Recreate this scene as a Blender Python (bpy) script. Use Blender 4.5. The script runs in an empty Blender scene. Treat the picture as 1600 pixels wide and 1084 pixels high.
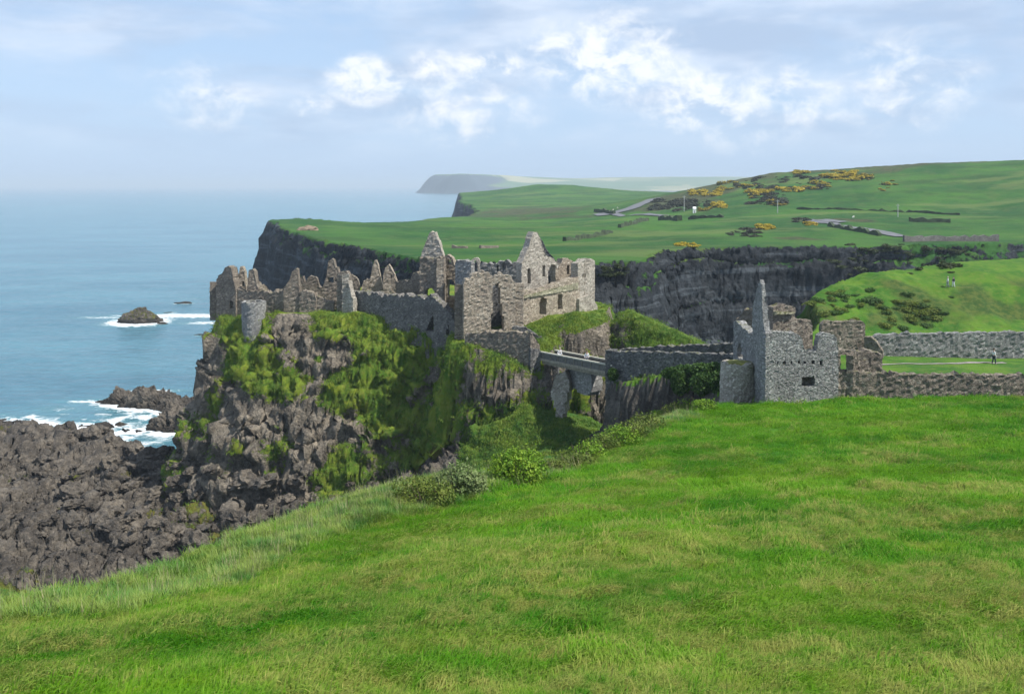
import bpy, bmesh, math, random
import numpy as np
from mathutils import Vector, Matrix, noise as mnoise

# ------------------------------------------------------------------ camera, sky, sun, exposure
scene = bpy.context.scene
COL = scene.collection
CAM_Z, F, HY = 50.0, 1400.0, 290.0
cam_d = bpy.data.cameras.new('camera'); cam = bpy.data.objects.new('camera', cam_d); COL.objects.link(cam)
cam.location = (0, 0, CAM_Z); cam.rotation_euler = (math.radians(90), 0, 0)
cam_d.sensor_width = 36; cam_d.lens = F / 1600 * 36; cam_d.shift_y = -(542 - HY) / 1600
cam_d.clip_start = 0.5; cam_d.clip_end = 200000
scene.camera = cam
scene.view_settings.view_transform = 'Standard'; scene.view_settings.look = 'None'
scene.view_settings.gamma = 1; scene.view_settings.use_curve_mapping = False
scene.view_settings.exposure = 0.55
SUN_AZ = math.radians(113)      # clockwise from +Y: from the right, a little behind the camera
SUN_EL = math.radians(55)
sd = bpy.data.lights.new('sun', 'SUN'); sun = bpy.data.objects.new('sun', sd); COL.objects.link(sun)
sd.energy = 4.3; sd.angle = math.radians(0.6); sd.color = (1.0, 0.95, 0.87)
sv = Vector((math.sin(SUN_AZ) * math.cos(SUN_EL), math.cos(SUN_AZ) * math.cos(SUN_EL), math.sin(SUN_EL)))
sun.rotation_euler = sv.to_track_quat('Z', 'Y').to_euler(); sun.location = (80, -40, 120)

scene.cycles.max_bounces = 6; scene.cycles.diffuse_bounces = 3; scene.cycles.glossy_bounces = 2
scene.cycles.transmission_bounces = 2; scene.cycles.volume_bounces = 0; scene.cycles.transparent_max_bounces = 4
scene.cycles.use_denoising = True


class NT:
    """small wrapper for building node trees"""
    def __init__(s, tree): s.t = tree; s.n = tree.nodes; s.l = tree.links
    def new(s, typ, **kw):
        n = s.n.new(typ)
        for k, v in kw.items():
            if k == 'ins':
                for a, b in v.items():
                    if isinstance(b, bpy.types.NodeSocket): s.l.new(b, n.inputs[a])
                    else: n.inputs[a].default_value = b
            else: setattr(n, k, v)
        return n
    def math(s, op, a, b=None, clamp=False):
        n = s.n.new('ShaderNodeMath'); n.operation = op; n.use_clamp = clamp
        for i, v in enumerate((a, b)):
            if v is None: continue
            if isinstance(v, bpy.types.NodeSocket): s.l.new(v, n.inputs[i])
            else: n.inputs[i].default_value = v
        return n.outputs[0]
    def mix(s, fac, a, b, typ='MIX'):
        n = s.n.new('ShaderNodeMix'); n.data_type = 'RGBA'; n.blend_type = typ
        for k, v in ((0, fac), (6, a), (7, b)):
            if isinstance(v, bpy.types.NodeSocket): s.l.new(v, n.inputs[k])
            elif isinstance(v, (tuple, list)): n.inputs[k].default_value = (*v[:3], 1)
            else: n.inputs[k].default_value = v
        return n.outputs[2]
    def ramp(s, fac, a, b):          # smooth 0..1 between a and b
        n = s.n.new('ShaderNodeMapRange'); n.interpolation_type = 'SMOOTHSTEP'
        s.l.new(fac, n.inputs[0]); n.inputs[1].default_value = a; n.inputs[2].default_value = b
        return n.outputs[0]
    def noise(s, vec, scale, detail=4, rough=0.55, dist=0.0):
        n = s.n.new('ShaderNodeTexNoise'); s.l.new(vec, n.inputs['Vector'])
        n.inputs['Scale'].default_value = scale; n.inputs['Detail'].default_value = detail
        n.inputs['Roughness'].default_value = rough; n.inputs['Distortion'].default_value = dist
        return n.outputs[0]
    def vor(s, vec, scale, feat='F1', rnd=1.0):
        n = s.n.new('ShaderNodeTexVoronoi'); n.feature = feat; s.l.new(vec, n.inputs['Vector'])
        n.inputs['Scale'].default_value = scale; n.inputs['Randomness'].default_value = rnd
        return n
    def mapping(s, vec, scale=(1, 1, 1), loc=(0, 0, 0), rot=(0, 0, 0)):
        n = s.n.new('ShaderNodeMapping'); s.l.new(vec, n.inputs[0])
        n.inputs['Scale'].default_value = scale; n.inputs['Location'].default_value = loc
        n.inputs['Rotation'].default_value = rot
        return n.outputs[0]


world = bpy.data.worlds.new('World'); scene.world = world; world.use_nodes = True
w = NT(world.node_tree); w.n.clear()
sky = w.new('ShaderNodeTexSky', sky_type='NISHITA', sun_disc=False, sun_elevation=SUN_EL, sun_rotation=SUN_AZ,
            altitude=50, air_density=1.0, dust_density=1.2, ozone_density=1.0)
dirv = w.new('ShaderNodeTexCoord').outputs['Generated']
sep = w.new('ShaderNodeSeparateXYZ', ins={0: dirv})
el = sep.outputs[2]
m1 = w.mapping(dirv, (5.0, 5.0, 15.0), (3.1, 0.7, 0.2))
n1 = w.noise(m1, 1.15, 8, 0.58, 0.4)
n2 = w.noise(w.mapping(dirv, (2.2, 2.2, 9), (1, 4, 2)), 1.3, 5, 0.5)
n3 = w.noise(w.mapping(dirv, (13, 13, 19), (0, 2, 0)), 2.0, 9, 0.60, 0.3)
# cumulus heads at the places they stand in the sky (direction, spread)
puffs = None
for px, py, r, k in ((570, 125, 42, 1.0), (765, 105, 36, 1.25), (675, 105, 30, .7), (490, 165, 22, .7), (1085, 155, 55, 1.2),
                     (950, 90, 80, .9), (880, 80, 60, .5), (1160, 185, 60, .55), (730, 160, 80, .5), (1230, 150, 60, .6), (330, 150, 60, .4), (1400, 130, 80, .5)):
    d = Vector(((px - 800) / F, 1, (HY - py) / F)).normalized()
    vd = w.new('ShaderNodeVectorMath', operation='SUBTRACT', ins={0: dirv, 1: d})
    vs = w.new('ShaderNodeVectorMath', operation='MULTIPLY', ins={0: vd.outputs[0], 1: (1, 1, 1.7)})
    ln = w.new('ShaderNodeVectorMath', operation='LENGTH', ins={0: vs.outputs[0]})
    g = w.math('MULTIPLY', w.math('SUBTRACT', 1.0, w.math('DIVIDE', ln.outputs['Value'], r * 1.9 / F), clamp=True), k)
    puffs = g if puffs is None else w.math('MAXIMUM', puffs, g)
puff = w.ramp(w.math('MULTIPLY', w.math('MULTIPLY', w.math('POWER', puffs, .6), 1.16), w.math('ADD', w.math('MULTIPLY', n3, 4.2), -1.45)), 0.10, 1.0)
veil = w.ramp(w.math('ADD', w.math('MULTIPLY', n1, 0.7), w.math('MULTIPLY', n2, 0.5)), 0.44, 0.74)
lowfade = w.ramp(el, 0.015, 0.075)
veil = w.math('MULTIPLY', veil, lowfade)
skyc = w.mix(1.0, sky.outputs[0], (0.105, 0.105, 0.105), 'MULTIPLY')
# thin high haze everywhere pales the blue
hz = w.math('SUBTRACT', 1.0, w.ramp(el, -0.05, 0.6))
skyc = w.mix(w.math('ADD', w.math('MULTIPLY', hz, 0.66), 0.14), skyc, (0.36, 0.50, 0.715))
shade = w.ramp(w.noise(w.mapping(dirv, (4, 4, 16), (5, 1, 1.2)), 1.5, 4), 0.38, 0.66)
c_veil = w.mix(shade, (0.34, 0.43, 0.575), (0.53, 0.60, 0.71))
col = w.mix(w.math('MULTIPLY', veil, 0.85), skyc, c_veil)
col = w.mix(w.math('MULTIPLY', puff, 0.85), col, (0.76, 0.77, 0.79))
bg = w.new('ShaderNodeBackground', ins={0: col, 1: 1.0})
w.new('ShaderNodeOutputWorld', ins={0: bg.outputs[0]})

# ------------------------------------------------------------------ helpers
def P(px, py, Y):      # a point of the place from its sight line and distance
    return ((px - 800) / F * Y, Y, CAM_Z - (py - HY) / F * Y)
def PX(px, Y): return (px - 800) / F * Y
def PZ(py, Y): return CAM_Z - (py - HY) / F * Y

def tag(o, label=None, cat=None, group=None, kind=None):
    if label: o['label'] = label
    if cat: o['category'] = cat
    if group: o['group'] = group
    if kind: o['kind'] = kind
    return o
def empty(name, loc, label, cat, group=None, rz=0):
    o = bpy.data.objects.new(name, None); COL.objects.link(o); o.location = loc; o.rotation_euler = (0, 0, rz)
    o.empty_display_size = .5
    return tag(o, label, cat, group)
def link(name, me, mat=None, parent=None, smooth=False):
    o = bpy.data.objects.new(name, me); COL.objects.link(o)
    if mat and not me.materials: me.materials.append(mat)
    if parent:
        o.parent = parent
        o.matrix_parent_inverse = Matrix.LocRotScale(parent.location, parent.rotation_euler, None).inverted()
    if smooth: me.shade_smooth()
    return o
def np_mesh(name, verts, faces, smooth=False):
    """verts (n,3) array, faces (m,3|4) array"""
    me = bpy.data.meshes.new(name)
    verts = np.asarray(verts, dtype=np.float32); faces = np.asarray(faces, dtype=np.int32)
    k = faces.shape[1]
    me.vertices.add(len(verts)); me.vertices.foreach_set('co', verts.ravel())
    me.loops.add(faces.size); me.loops.foreach_set('vertex_index', faces.ravel())
    me.polygons.add(len(faces)); me.polygons.foreach_set('loop_start', np.arange(0, faces.size, k, dtype=np.int32))
    me.update(calc_edges=True); me.validate()
    if smooth: me.shade_smooth()
    return me

# ---- numpy noise
rng = np.random.default_rng(7)
_perm = rng.permutation(4096).astype(np.int64)
def _hash(ix, iy, iz):
    h = _perm[ix & 4095]; h = _perm[(h + iy) & 4095]; return _perm[(h + iz) & 4095]
_gr = rng.normal(size=(4096, 3)); _gr /= np.linalg.norm(_gr, axis=1)[:, None]
def perlin(x, y, z):
    xi, yi, zi = np.floor(x).astype(np.int64), np.floor(y).astype(np.int64), np.floor(z).astype(np.int64)
    fx, fy, fz = x - xi, y - yi, z - zi
    ux, uy, uz = [f * f * f * (f * (f * 6 - 15) + 10) for f in (fx, fy, fz)]
    out = 0
    for a in (0, 1):
        wa = ux if a else 1 - ux
        for b in (0, 1):
            wb = uy if b else 1 - uy
            for c in (0, 1):
                wc = uz if c else 1 - uz
                g = _gr[_hash(xi + a, yi + b, zi + c)]
                out = out + wa * wb * wc * (g[:, 0] * (fx - a) + g[:, 1] * (fy - b) + g[:, 2] * (fz - c))
    return out * 1.6
def fbm(x, y, z, s, oct=4, rough=0.5, ridged=False):
    out = 0; a = 1; f = 1 / s; tot = 0
    for i in range(oct):
        n = perlin(x * f + i * 17.3, y * f + i * 5.1, z * f + i * 9.7)
        if ridged: n = 1 - 2 * np.abs(n)
        out = out + a * n; tot += a; a *= rough; f *= 2.03
    return out / tot
def worley(x, y, z, s):
    """F1, F2-F1 and cell hash"""
    x, y, z = x / s, y / s, z / s
    xi, yi, zi = np.floor(x).astype(np.int64), np.floor(y).astype(np.int64), np.floor(z).astype(np.int64)
    f1 = np.full(x.shape, 9.0); f2 = f1.copy(); hh = np.zeros(x.shape)
    for a in (-1, 0, 1):
        for b in (-1, 0, 1):
            for c in (-1, 0, 1):
                h = _hash(xi + a, yi + b, zi + c)
                d = (xi + a + (h % 97) / 97 - x) ** 2 + (yi + b + (h % 89) / 89 - y) ** 2 + (zi + c + (h % 83) / 83 - z) ** 2
                m = d < f1
                f2 = np.where(m, f1, np.minimum(f2, d)); f1 = np.where(m, d, f1); hh = np.where(m, (h % 101) / 101, hh)
    f1 = np.sqrt(f1); f2 = np.sqrt(f2)
    return f1, f2 - f1, hh
def sstep(a, b, v):
    t = np.clip((v - a) / (b - a), 0, 1); return t * t * (3 - 2 * t)
def sdf(poly, x, y):
    p = np.array(poly, dtype=float); n = len(p)
    d = np.full(x.shape, 1e18); inside = np.zeros(x.shape, bool)
    for i in range(n):
        ax, ay = p[i]; bx, by = p[(i + 1) % n]
        ex, ey = bx - ax, by - ay
        t = np.clip(((x - ax) * ex + (y - ay) * ey) / (ex * ex + ey * ey), 0, 1)
        d = np.minimum(d, (x - ax - t * ex) ** 2 + (y - ay - t * ey) ** 2)
        if ay != by:
            c = ((ay > y) != (by > y)) & (x < (bx - ax) * (y - ay) / (by - ay) + ax)
            inside ^= c
    return np.where(inside, -1, 1) * np.sqrt(d)
class RBF:
    def __init__(s, pts, scale=1.0, smooth=0.0):
        p = np.array(pts, dtype=float); s.k = scale; s.p = p[:, :2] / scale
        n = len(p); r = np.linalg.norm(s.p[:, None] - s.p[None], axis=2)
        A = np.zeros((n + 3, n + 3)); A[:n, :n] = r + smooth * np.eye(n)
        A[:n, n] = 1; A[:n, n + 1:] = s.p; A[n, :n] = 1; A[n + 1:, :n] = s.p.T
        s.w = np.linalg.solve(A, np.concatenate([p[:, 2], [0, 0, 0]])); s.n = n
    def __call__(s, x, y):
        x = x / s.k; y = y / s.k
        o = s.w[s.n] + s.w[s.n + 1] * x + s.w[s.n + 2] * y
        for i in range(s.n): o = o + s.w[i] * np.hypot(x - s.p[i, 0], y - s.p[i, 1])
        return o
def idw(pts, x, y):
    a = 0; b = 0
    for px, py, v in pts:
        q = 1 / ((x - px) ** 2 + (y - py) ** 2 + 1) ** 1.5; a = a + q * v; b = b + q
    return a / b

# ------------------------------------------------------------------ the lie of the land (metres, sea level 0)
CRAG = [(-46, 140), (-44.2, 136.5), (-38.5, 134), (-30, 133), (-22, 131.5), (-18.5, 131), (-14, 130), (-10.5, 128), (-6, 126), (0, 124), (6, 122), (7, 118), (9, 117.5), (12, 119.5), (13.6, 124), (15, 140), (8, 165), (-25, 172), (-46, 160)]
BUTT = [(-7.6, 127), (-8.4, 121.5), (-7.5, 115), (-3, 112.8), (1, 111), (3.9, 110.4), (4.6, 114), (6.3, 116.5), (7, 124)]
butt_w = [(-11, 120, 4), (-10, 114, 4.5), (-4, 108, 8), (2, 106, 9), (8, 112, 4)]
crag_top = RBF([(-45.9, 139, 30.0), (-43, 135.5, 29.4), (-38, 134, 30.8), (-30, 133, 31.0), (-22, 132, 31.2), (-17, 132, 30.4), (-11, 127, 29.4), (-7, 120, 29.6),
                (-3, 118, 30.0), (3, 116, 29.4), (-5, 114, 29.6), (0, 111, 27.8), (3.5, 110.5, 25.8), (8.6, 121, 33.0), (6.8, 118.5, 30.5), (12, 121.5, 31.2), (0.4, 123, 30.6), (7.8, 131, 31.3),
                (12.8, 138, 31.2), (-10, 140, 30.8), (-30, 145, 30.5), (0, 160, 31), (-40, 160, 30)])
crag_w = [(-48, 140, 4.0), (-47, 150, 4.0), (-43, 130, 14), (-36, 126, 23), (-25, 124, 23), (-14, 120, 20), (-9.5, 114, 16), (8, 112, 4), (17, 125, 5), (0, 175, 10), (-40, 172, 8)]
MAIN = [(-60, -30), (-24, 0), (-16.5, 24), (-13.6, 36), (-12.6, 40), (-11, 41.5), (-9.6, 45), (-6.7, 47), (-3.9, 50), (1.9, 52.5), (8.7, 61), (12.6, 68),
        (16.9, 72.5), (18.5, 77), (18.6, 83), (15.5, 88.5), (12.3, 93.5), (11, 98), (14.5, 101), (24, 96), (29, 108), (37, 118), (44, 128), (45.8, 137),
        (52, 142.5), (62, 147), (90, 156), (150, 170), (150, -30)]
mp = [P(*a) for a in ((200, 1084, 13), (800, 1084, 14), (1400, 1084, 14), (1500, 900, 23), (1500, 760, 40), (1500, 680, 56), (1560, 617, 73), (1350, 619, 73), (1200, 632, 71.5),
                      (1100, 655, 66.5), (950, 703, 57), (880, 745, 50), (700, 792, 44), (560, 822, 41), (440, 880, 35), (340, 940, 30), (1060, 643, 68), (1000, 677, 61), (850, 735, 52.5),
                      (690, 744, 50), (600, 764, 47), (500, 792, 45), (430, 824, 41.5), (350, 842, 40), (270, 880, 36), (1000, 850, 27), (1000, 705, 55), (600, 905, 25), (450, 925, 26), (1250, 740, 44), (800, 830, 35), (200, 1000, 20))]
mp += [(0, 0, 45.5), (20, 0, 45.5), (-15, 0, 43.5), (0, -25, 48), (100, 73, 33.5), (60, 30, 38.5), (110, 0, 45), (-50, -20, 46), (-16, 26, 37.6),
       (20, 76, 31.5), (21, 88, 31.2), (15.4, 89, 31.4), (12, 97, 28.6), (30, 88, 31.2), (28, 80, 31.6), (45, 80, 31.8), (70, 80, 31.8), (50, 97, 31), (60, 88, 31.2), (70, 100, 31), (100, 95, 31.5), (35, 104, 30.6),
       (30, 107, 29), (38, 116, 29), (45, 115, 28.6), (60, 118, 28.2), (80, 118, 28.2), (110, 120, 29), (50, 128, 29.2), (60, 131, 29.6), (75, 132, 30), (46, 133, 32.2), (53, 138, 33.9), (60, 140, 35.2), (75, 143, 36.2), (100, 150, 37),
       (68, 139.5, 34.6), (66, 143, 35.1), (85, 140, 35), (150, 165, 39), (140, 100, 33)]
main_top = RBF(mp)
main_w = [(-20, 20, 14), (-12, 40, 13), (-5, 55, 12), (5, 65, 10), (14, 75, 6), (15, 86, 5), (10, 92, 5.5), (9, 98, 4.5), (20, 104, 4), (36, 124, 5), (44, 136, 4.5), (70, 155, 9)]
MOUND = [(15.3, 124), (16.3, 121.5), (20, 119.5), (26, 117.5), (33, 116), (34, 121), (24, 124), (17.5, 127)]
floor_z = RBF([(8, 105, 21.5), (14, 98, 20.5), (12, 107, 20.5), (2, 104, 20.5), (2, 108, 23.5), (-3, 108, 21), (-7, 106.5, 16.5), (-3, 103, 18.5), (-8, 102, 13), (-15, 106, 8.5), (-25, 110, 6), (-40, 112, 4.5), (-60, 115, 4), (10, 118, 19), (20, 112, 16), (24, 130, 6),
               (25, 145, -1), (40, 165, -5), (60, 175, -5), (0, 90, 18.5), (8, 85, 19), (-5, 75, 16), (-20, 80, 9), (-40, 70, 8), (-60, 60, 8), (-100, 60, 8), (-100, 115, 4.2),
               (-35, 140, 3), (-60, 145, 2.2), (-60, 165, -.9), (-52, 165, -1.0), (-68, 169, -1.0), (-66, 161, .6), (-80, 172, 0.4), (-95, 176, .5), (-100, 140, 2.6), (-130, 150, 2.5), (-130, 177, .5), (-66, 176, -1.2), (-48, 172, -1.5),
               (-130, 190, -3), (-90, 190, -4), (-50, 190, -5), (0, 190, -6), (60, 195, -6), (-20, 180, -4), (20, 180, -5), (-130, 100, 6)])
# far coast
FARP = [(-121, 452), (-117, 446), (-100, 395), (-88, 360), (-74, 330), (-60, 300), (-47, 272), (-34, 246), (-24, 226), (-8, 212), (8, 206), (19, 203), (27, 207), (31, 214), (36, 236), (41, 247), (56, 258),
        (75, 262), (96, 264), (115, 268), (133, 277), (165, 292), (260, 330), (1500, 500), (3500, 2600), (500, 2600), (-30, 1700), (-80, 1350), (-66, 1180), (-60, 1000), (-42, 930), (-30, 760), (-48, 610), (-62, 520), (-85, 478), (-108, 482), (-118, 470)]
fp = [P(*a) for a in ((425, 345, 450), (470, 342, 470), (480, 358, 380), (490, 368, 336), (560, 384, 274), (560, 349, 465), (600, 351, 470), (650, 349, 500), (650, 404, 226), (700, 340, 590), (720, 338, 700), (728, 313, 1010), (760, 311, 1200), (800, 299, 1250),
                      (840, 288, 1280), (900, 290, 1280), (950, 297, 1230), (990, 304, 1200), (800, 315, 1000), (765, 318, 950), (880, 318, 950), (860, 333, 700), (800, 345, 560), (930, 405, 214), (1000, 405, 222), (1030, 392, 247), (1100, 386, 262), (1200, 384, 266), (1300, 384, 270), (1450, 380, 282), (1560, 378, 295),
                      (980, 340, 560), (950, 320, 800), (1010, 313, 1000), (1040, 301, 1150), (1000, 299, 1300), (1060, 306, 780), (1085, 333, 480), (1040, 328, 560), (1100, 293, 700), (1150, 281, 660), (1200, 272, 630), (1300, 265.5, 610), (1440, 256.5, 590), (1600, 250, 570),
                      (1100, 322, 500), (1200, 318, 480), (1200, 345, 400), (1250, 348, 390), (1300, 348, 375), (1400, 364, 330), (1450, 331, 430), (1450, 300, 480), (1300, 300, 500), (1150, 372, 300), (1000, 372, 320), (900, 350, 480), (850, 385, 280), (750, 385, 290), (1330, 372, 310), (1560, 330, 440), (650, 375, 330), (1550, 365, 330))]
fp += [(0, 1700, 30), (300, 1500, 30), (300, 900, 38), (450, 800, 48), (700, 900, 50), (1500, 900, 60), (800, 2400, 30), (2500, 2400, 40), (500, 500, 68), (-10, 2200, 20), (1000, 1500, 35)]
far_top = RBF(fp, 10)
REG = ['mainland_ground', 'castle_crag', 'rocky_shore', 'grassy_mound', 'far_headland']

def cliff(d, D, wd, lin=.3):
    t = np.clip(d, 0, None) / wd
    return D * (lin * np.minimum(t, 1) + (1 - lin) * sstep(0.02, 1, t)) + np.maximum(t - 1, 0) * wd * 0.25 + np.where(t > 0, 0.15, 0) * 0

def land(x, y):
    """height, region, distance outside the plateau rim (negative inside)"""
    n = len(x); z0 = np.zeros(n)
    H = np.full(n, -9.0); R = np.full(n, 2); Dm = np.full(n, 9.0)
    near = y < 197
    xn, yn = x[near], y[near]; zn = np.zeros(len(xn))
    wx = fbm(xn, yn, zn, 9, 4) ; wy = fbm(xn, yn, zn + 50, 9, 4)
    w2 = fbm(xn, yn, zn + 90, 2.6, 3)
    # shore / chasm floor
    fz = floor_z(xn, yn)
    lump = fbm(xn, yn, zn, 7, 4, ridged=True)
    shoreness = sstep(-6, -22, xn) * sstep(100, 112, yn)
    f1, f21, hh = worley(xn, yn, zn, 3.4)
    fz = fz + shoreness * (lump * 2.1 + (hh - .5) * 2.5 * sstep(0, .35, f21)) + (1 - shoreness) * fbm(xn, yn, zn, 5, 4) * 0.9
    fz = fz + shoreness * sstep(.15, .6, fbm(xn, yn, zn + 7, 15, 3)) * 1.8
    fz = fz + shoreness * fbm(xn, yn, zn + 3, 16, 3) * 2.4 * sstep(182, 165, yn)
    fz = fz - 4.2 * np.exp(-((xn + 68) / 9.5) ** 2 - ((yn - 177) / 8) ** 2) - 3 * np.exp(-((xn + 58) / 7) ** 2 - ((yn - 171) / 6) ** 2)
    h = fz; r = np.full(len(xn), 2); dm = np.full(len(xn), 9.0)
    # crag
    d = sdf(CRAG, xn + wx * .8 + w2 * .15, yn + wy * .8 + w2 * .15)
    top = crag_top(xn, yn); wd = idw(crag_w, xn, yn)
    rib = fbm(xn, yn, zn, 5, 4, ridged=True)
    hc = top + np.minimum(0.0, -d) * 0 - cliff(d + np.clip(d, 0, 3) * rib * .07, 31, wd, .75)
    hc = hc + .85 * np.sin((hc + wx * 4 + w2 * 1.5) * (2 * math.pi / 6.2)) * sstep(0, 1.5, d) + .38 * np.sin((hc + wy * 5 + w2 * 2) * (2 * math.pi / 2.7)) * sstep(0, 1.5, d)
    m = hc > h; h = np.where(m, hc, h); r = np.where(m, 1, r); dm = np.where(m, d, dm)
    # the buttress under the gatehouse
    d = sdf(BUTT, xn + wx * .6 + w2 * .3, yn + wy * .6 + w2 * .3)
    hb_ = top - cliff(d + np.clip(d, 0, 3) * rib * .2, 31, idw(butt_w, xn, yn), .5)
    hb_ = hb_ + .8 * np.sin((hb_ + wx * 4 + w2 * 1.5) * (2 * math.pi / 5.2)) * sstep(0, 1.5, d)
    m = hb_ > h; h = np.where(m, hb_, h); r = np.where(m, 1, r); dm = np.where(m, d, dm)
    # mainland
    edge_soft = sstep(40, 70, yn)
    d = sdf(MAIN, xn + wx * (.3 + edge_soft * .6), yn + wy * (.3 + edge_soft * .6))
    top = main_top(xn, yn); wd = idw(main_w, xn, yn)
    hm = top - cliff(d + np.clip(d, 0, 3) * rib * .25, 30, wd)
    m = hm > h; h = np.where(m, hm, h); r = np.where(m, 0, r); dm = np.where(m, d, dm)
    # mound in the chasm
    d = sdf(MOUND, xn + wx * .3, yn + wy * .3)
    top = 32.6 - np.clip(xn - 16.5, 0, 40) * 0.42
    hm = top - cliff(d, 26, 8.5, .2)
    m = hm > h; h = np.where(m, hm, h); r = np.where(m, 3, r); dm = np.where(m, d, dm)
    H[near] = h; R[near] = r; Dm[near] = dm
    far = y > 188
    xf, yf = x[far], y[far]; zf = np.zeros(len(xf))
    big = np.clip((yf - 200) / 250, .35, 1.5)
    wx = fbm(xf, yf, zf, 22, 5); wy = fbm(xf, yf, zf + 50, 22, 5)
    d = sdf(FARP, xf + wx * 6 * big, yf + wy * 5 * big)
    top = far_top(xf, yf) + (fbm(xf, yf, zf, 60, 3) * 1.3 + fbm(xf, yf, zf, 14, 4, ridged=True) * .55) * sstep(0, 60, -d)
    wd = np.where(xf < 20, 10, 10) + fbm(xf, yf, zf, 40, 2) * 3
    hf = top - cliff(d, 37, wd)
    hf = hf + 1.5 * np.sin((hf + wx * 5) * (2 * math.pi / 11)) * sstep(0, 2, d) * sstep(520, 400, yf) + .55 * np.sin((hf + wy * 6) * (2 * math.pi / 4.3)) * sstep(0, 2, d) * sstep(520, 400, yf)
    hf = np.maximum(hf, -9)
    m = hf > H[far]; H[far] = np.where(m, hf, H[far]); R[far] = np.where(m, 4, R[far]); Dm[far] = np.where(m, d, Dm[far])
    return H, R, Dm

def ground_z(x, y):
    h, _, _ = land(np.array([float(x)]), np.array([float(y)])); return float(h[0])

# ---- polar sheet, finer where the ground is steep
def steps(a, b, s, log=False):
    if log:
        n = int(math.log(b / a) / s); return list(np.exp(np.linspace(math.log(a), math.log(b), n, endpoint=False)))
    n = int((b - a) / s); return list(np.linspace(a, b, n, endpoint=False))
radii = np.array(steps(6, 97, .011, True) + steps(97, 150, .25) + steps(150, 222, .8) + steps(222, 236, .55) + steps(236, 284, .3) + steps(284, 292, .55) + steps(292, 480, 1.25) + steps(480, 2400, .012, True))
NA = 860
ang = np.radians(np.linspace(-37.5, 37.5, NA))
RR, AA = np.meshgrid(radii, ang, indexing='ij')
X = (np.tan(AA) * RR).ravel(); Y = RR.ravel()       # rows of equal depth
H, R, D = land(X, Y)
Hg = H.reshape(RR.shape); Xg = X.reshape(RR.shape); Yg = Y.reshape(RR.shape)
# macro normal
def normals(Xg, Yg, Zg):
    P3 = np.stack([Xg, Yg, Zg], -1)
    du = np.gradient(P3, axis=1); dv = np.gradient(P3, axis=0)
    n = np.cross(du, dv); n /= np.linalg.norm(n, axis=2)[..., None] + 1e-9
    return n
N0 = normals(Xg, Yg, Hg).reshape(-1, 3)
steep = 1 - N0[:, 2]
rock = sstep(.16, .42, steep)
rock = np.where(R == 2, np.where((X < -6) & (Y > 100), 1.0, rock), rock)
Z = H.copy()
land_m = (H > -4)
# meadow relief: wind-laid hummocks
m = (R == 0) & (Y < 110)
hum = fbm(X[m] * .75 + Y[m] * .35, Y[m] * 1.5 - X[m] * .2, X[m] * 0, 1.5, 3) * .36 + fbm(X[m], Y[m], X[m] * 0, 6, 3) * .42
Z[m] += hum * sstep(0, -1.2, D[m]) * np.where(Y[m] > 76, .35, 1)
# rough rock relief along the normal (crag, shore, chasm, mainland cliffs)
m = land_m & (rock > .02) & (Y < 197) & ((Y > 66) | ((R != 0) & (Y > 30)))
xs, ys, zs = X[m], Y[m], Z[m]
f1, f21, hh = worley(xs, ys, zs * 1.2, 2.3)
g1, g21, gh = worley(xs, ys, zs * 1.3, .95)
dsp = (hh - .5) * 2.1 * sstep(0, .25, f21) + (gh - .5) * .8 * sstep(0, .25, g21) + fbm(xs, ys, zs, 5, 5, ridged=True) * 1.5 + fbm(xs, ys, zs * 2.2, 3, 3) * .8 - .5 * sstep(.12, 0, f21)
sc = rock[m] * np.where(R[m] == 1, sstep(-.3, 1.6, D[m]), np.where((R[m] == 0) | (R[m] == 3), sstep(.1, .9, D[m]), 1)) * np.where(R[m] == 2, .85, 1) * np.where(R[m] == 3, .35, 1)
off = dsp * sc
PX0 = X.copy(); PY0 = Y.copy()
X[m] += N0[m, 0] * off; Y[m] += N0[m, 1] * off; Z[m] += N0[m, 2] * off
# layered basalt of the far cliffs
m = land_m & (R == 4) & (rock > .02) & (PY0 < 520)
xs, ys, zs = X[m], Y[m], Z[m]
lay = zs + fbm(xs, ys, zs * 0, 40, 2) * 1.5
st = fbm(xs / 16, ys / 16, lay / 1.9, 1, 3, ridged=True) * 2.0
col_ = fbm(xs, ys, zs / 6, 2.6, 3, ridged=True) * .22
f1, f21, hh = worley(xs, ys, zs / .8, 5.5)
off = (st + col_ + (hh - .5) * 1.6 + fbm(xs, ys, zs, 14, 3) * 1.6) * rock[m]
X[m] += N0[m, 0] * off; Y[m] += N0[m, 1] * off; Z[m] += N0[m, 2] * off * .5
# soft hummocks on grass of crag, chasm and far slopes
m = land_m & (R != 0) & (rock < .99) & (Y < 197)
Z[m] += fbm(X[m], Y[m], X[m] * 0, 2.0, 4) * .38 * (1 - rock[m]) * np.clip(N0[m, 2] * 2.2 - 1.1, .08, 1)
m = land_m & (R == 0) & (PY0 > 106)
Z[m] += (fbm(X[m], Y[m], X[m] * 0, 4.0, 4) * .6 + fbm(X[m], Y[m], X[m] * 0 + 4, 1.6, 3, ridged=True) * .22 + .1) * np.clip(N0[m, 2] * 2.2 - 1.1, .05, 1) * sstep(106, 112, PY0[m]) * np.where((PX0[m] > 64) & (PY0[m] > 139), .1, 1)
m = land_m & (rock > .1) & (Y > 76) & (PY0 < 480)
k_ = np.where(PY0[m] < 200, 1, 1.8)
X[m] += rng.normal(size=m.sum()) * .07 * rock[m]; Y[m] += rng.normal(size=m.sum()) * .10 * rock[m] * k_; Z[m] += rng.normal(size=m.sum()) * .17 * rock[m] * k_
Zg2 = Z.reshape(RR.shape)
N1 = normals(X.reshape(RR.shape), Y.reshape(RR.shape), Zg2).reshape(-1, 3)

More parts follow.
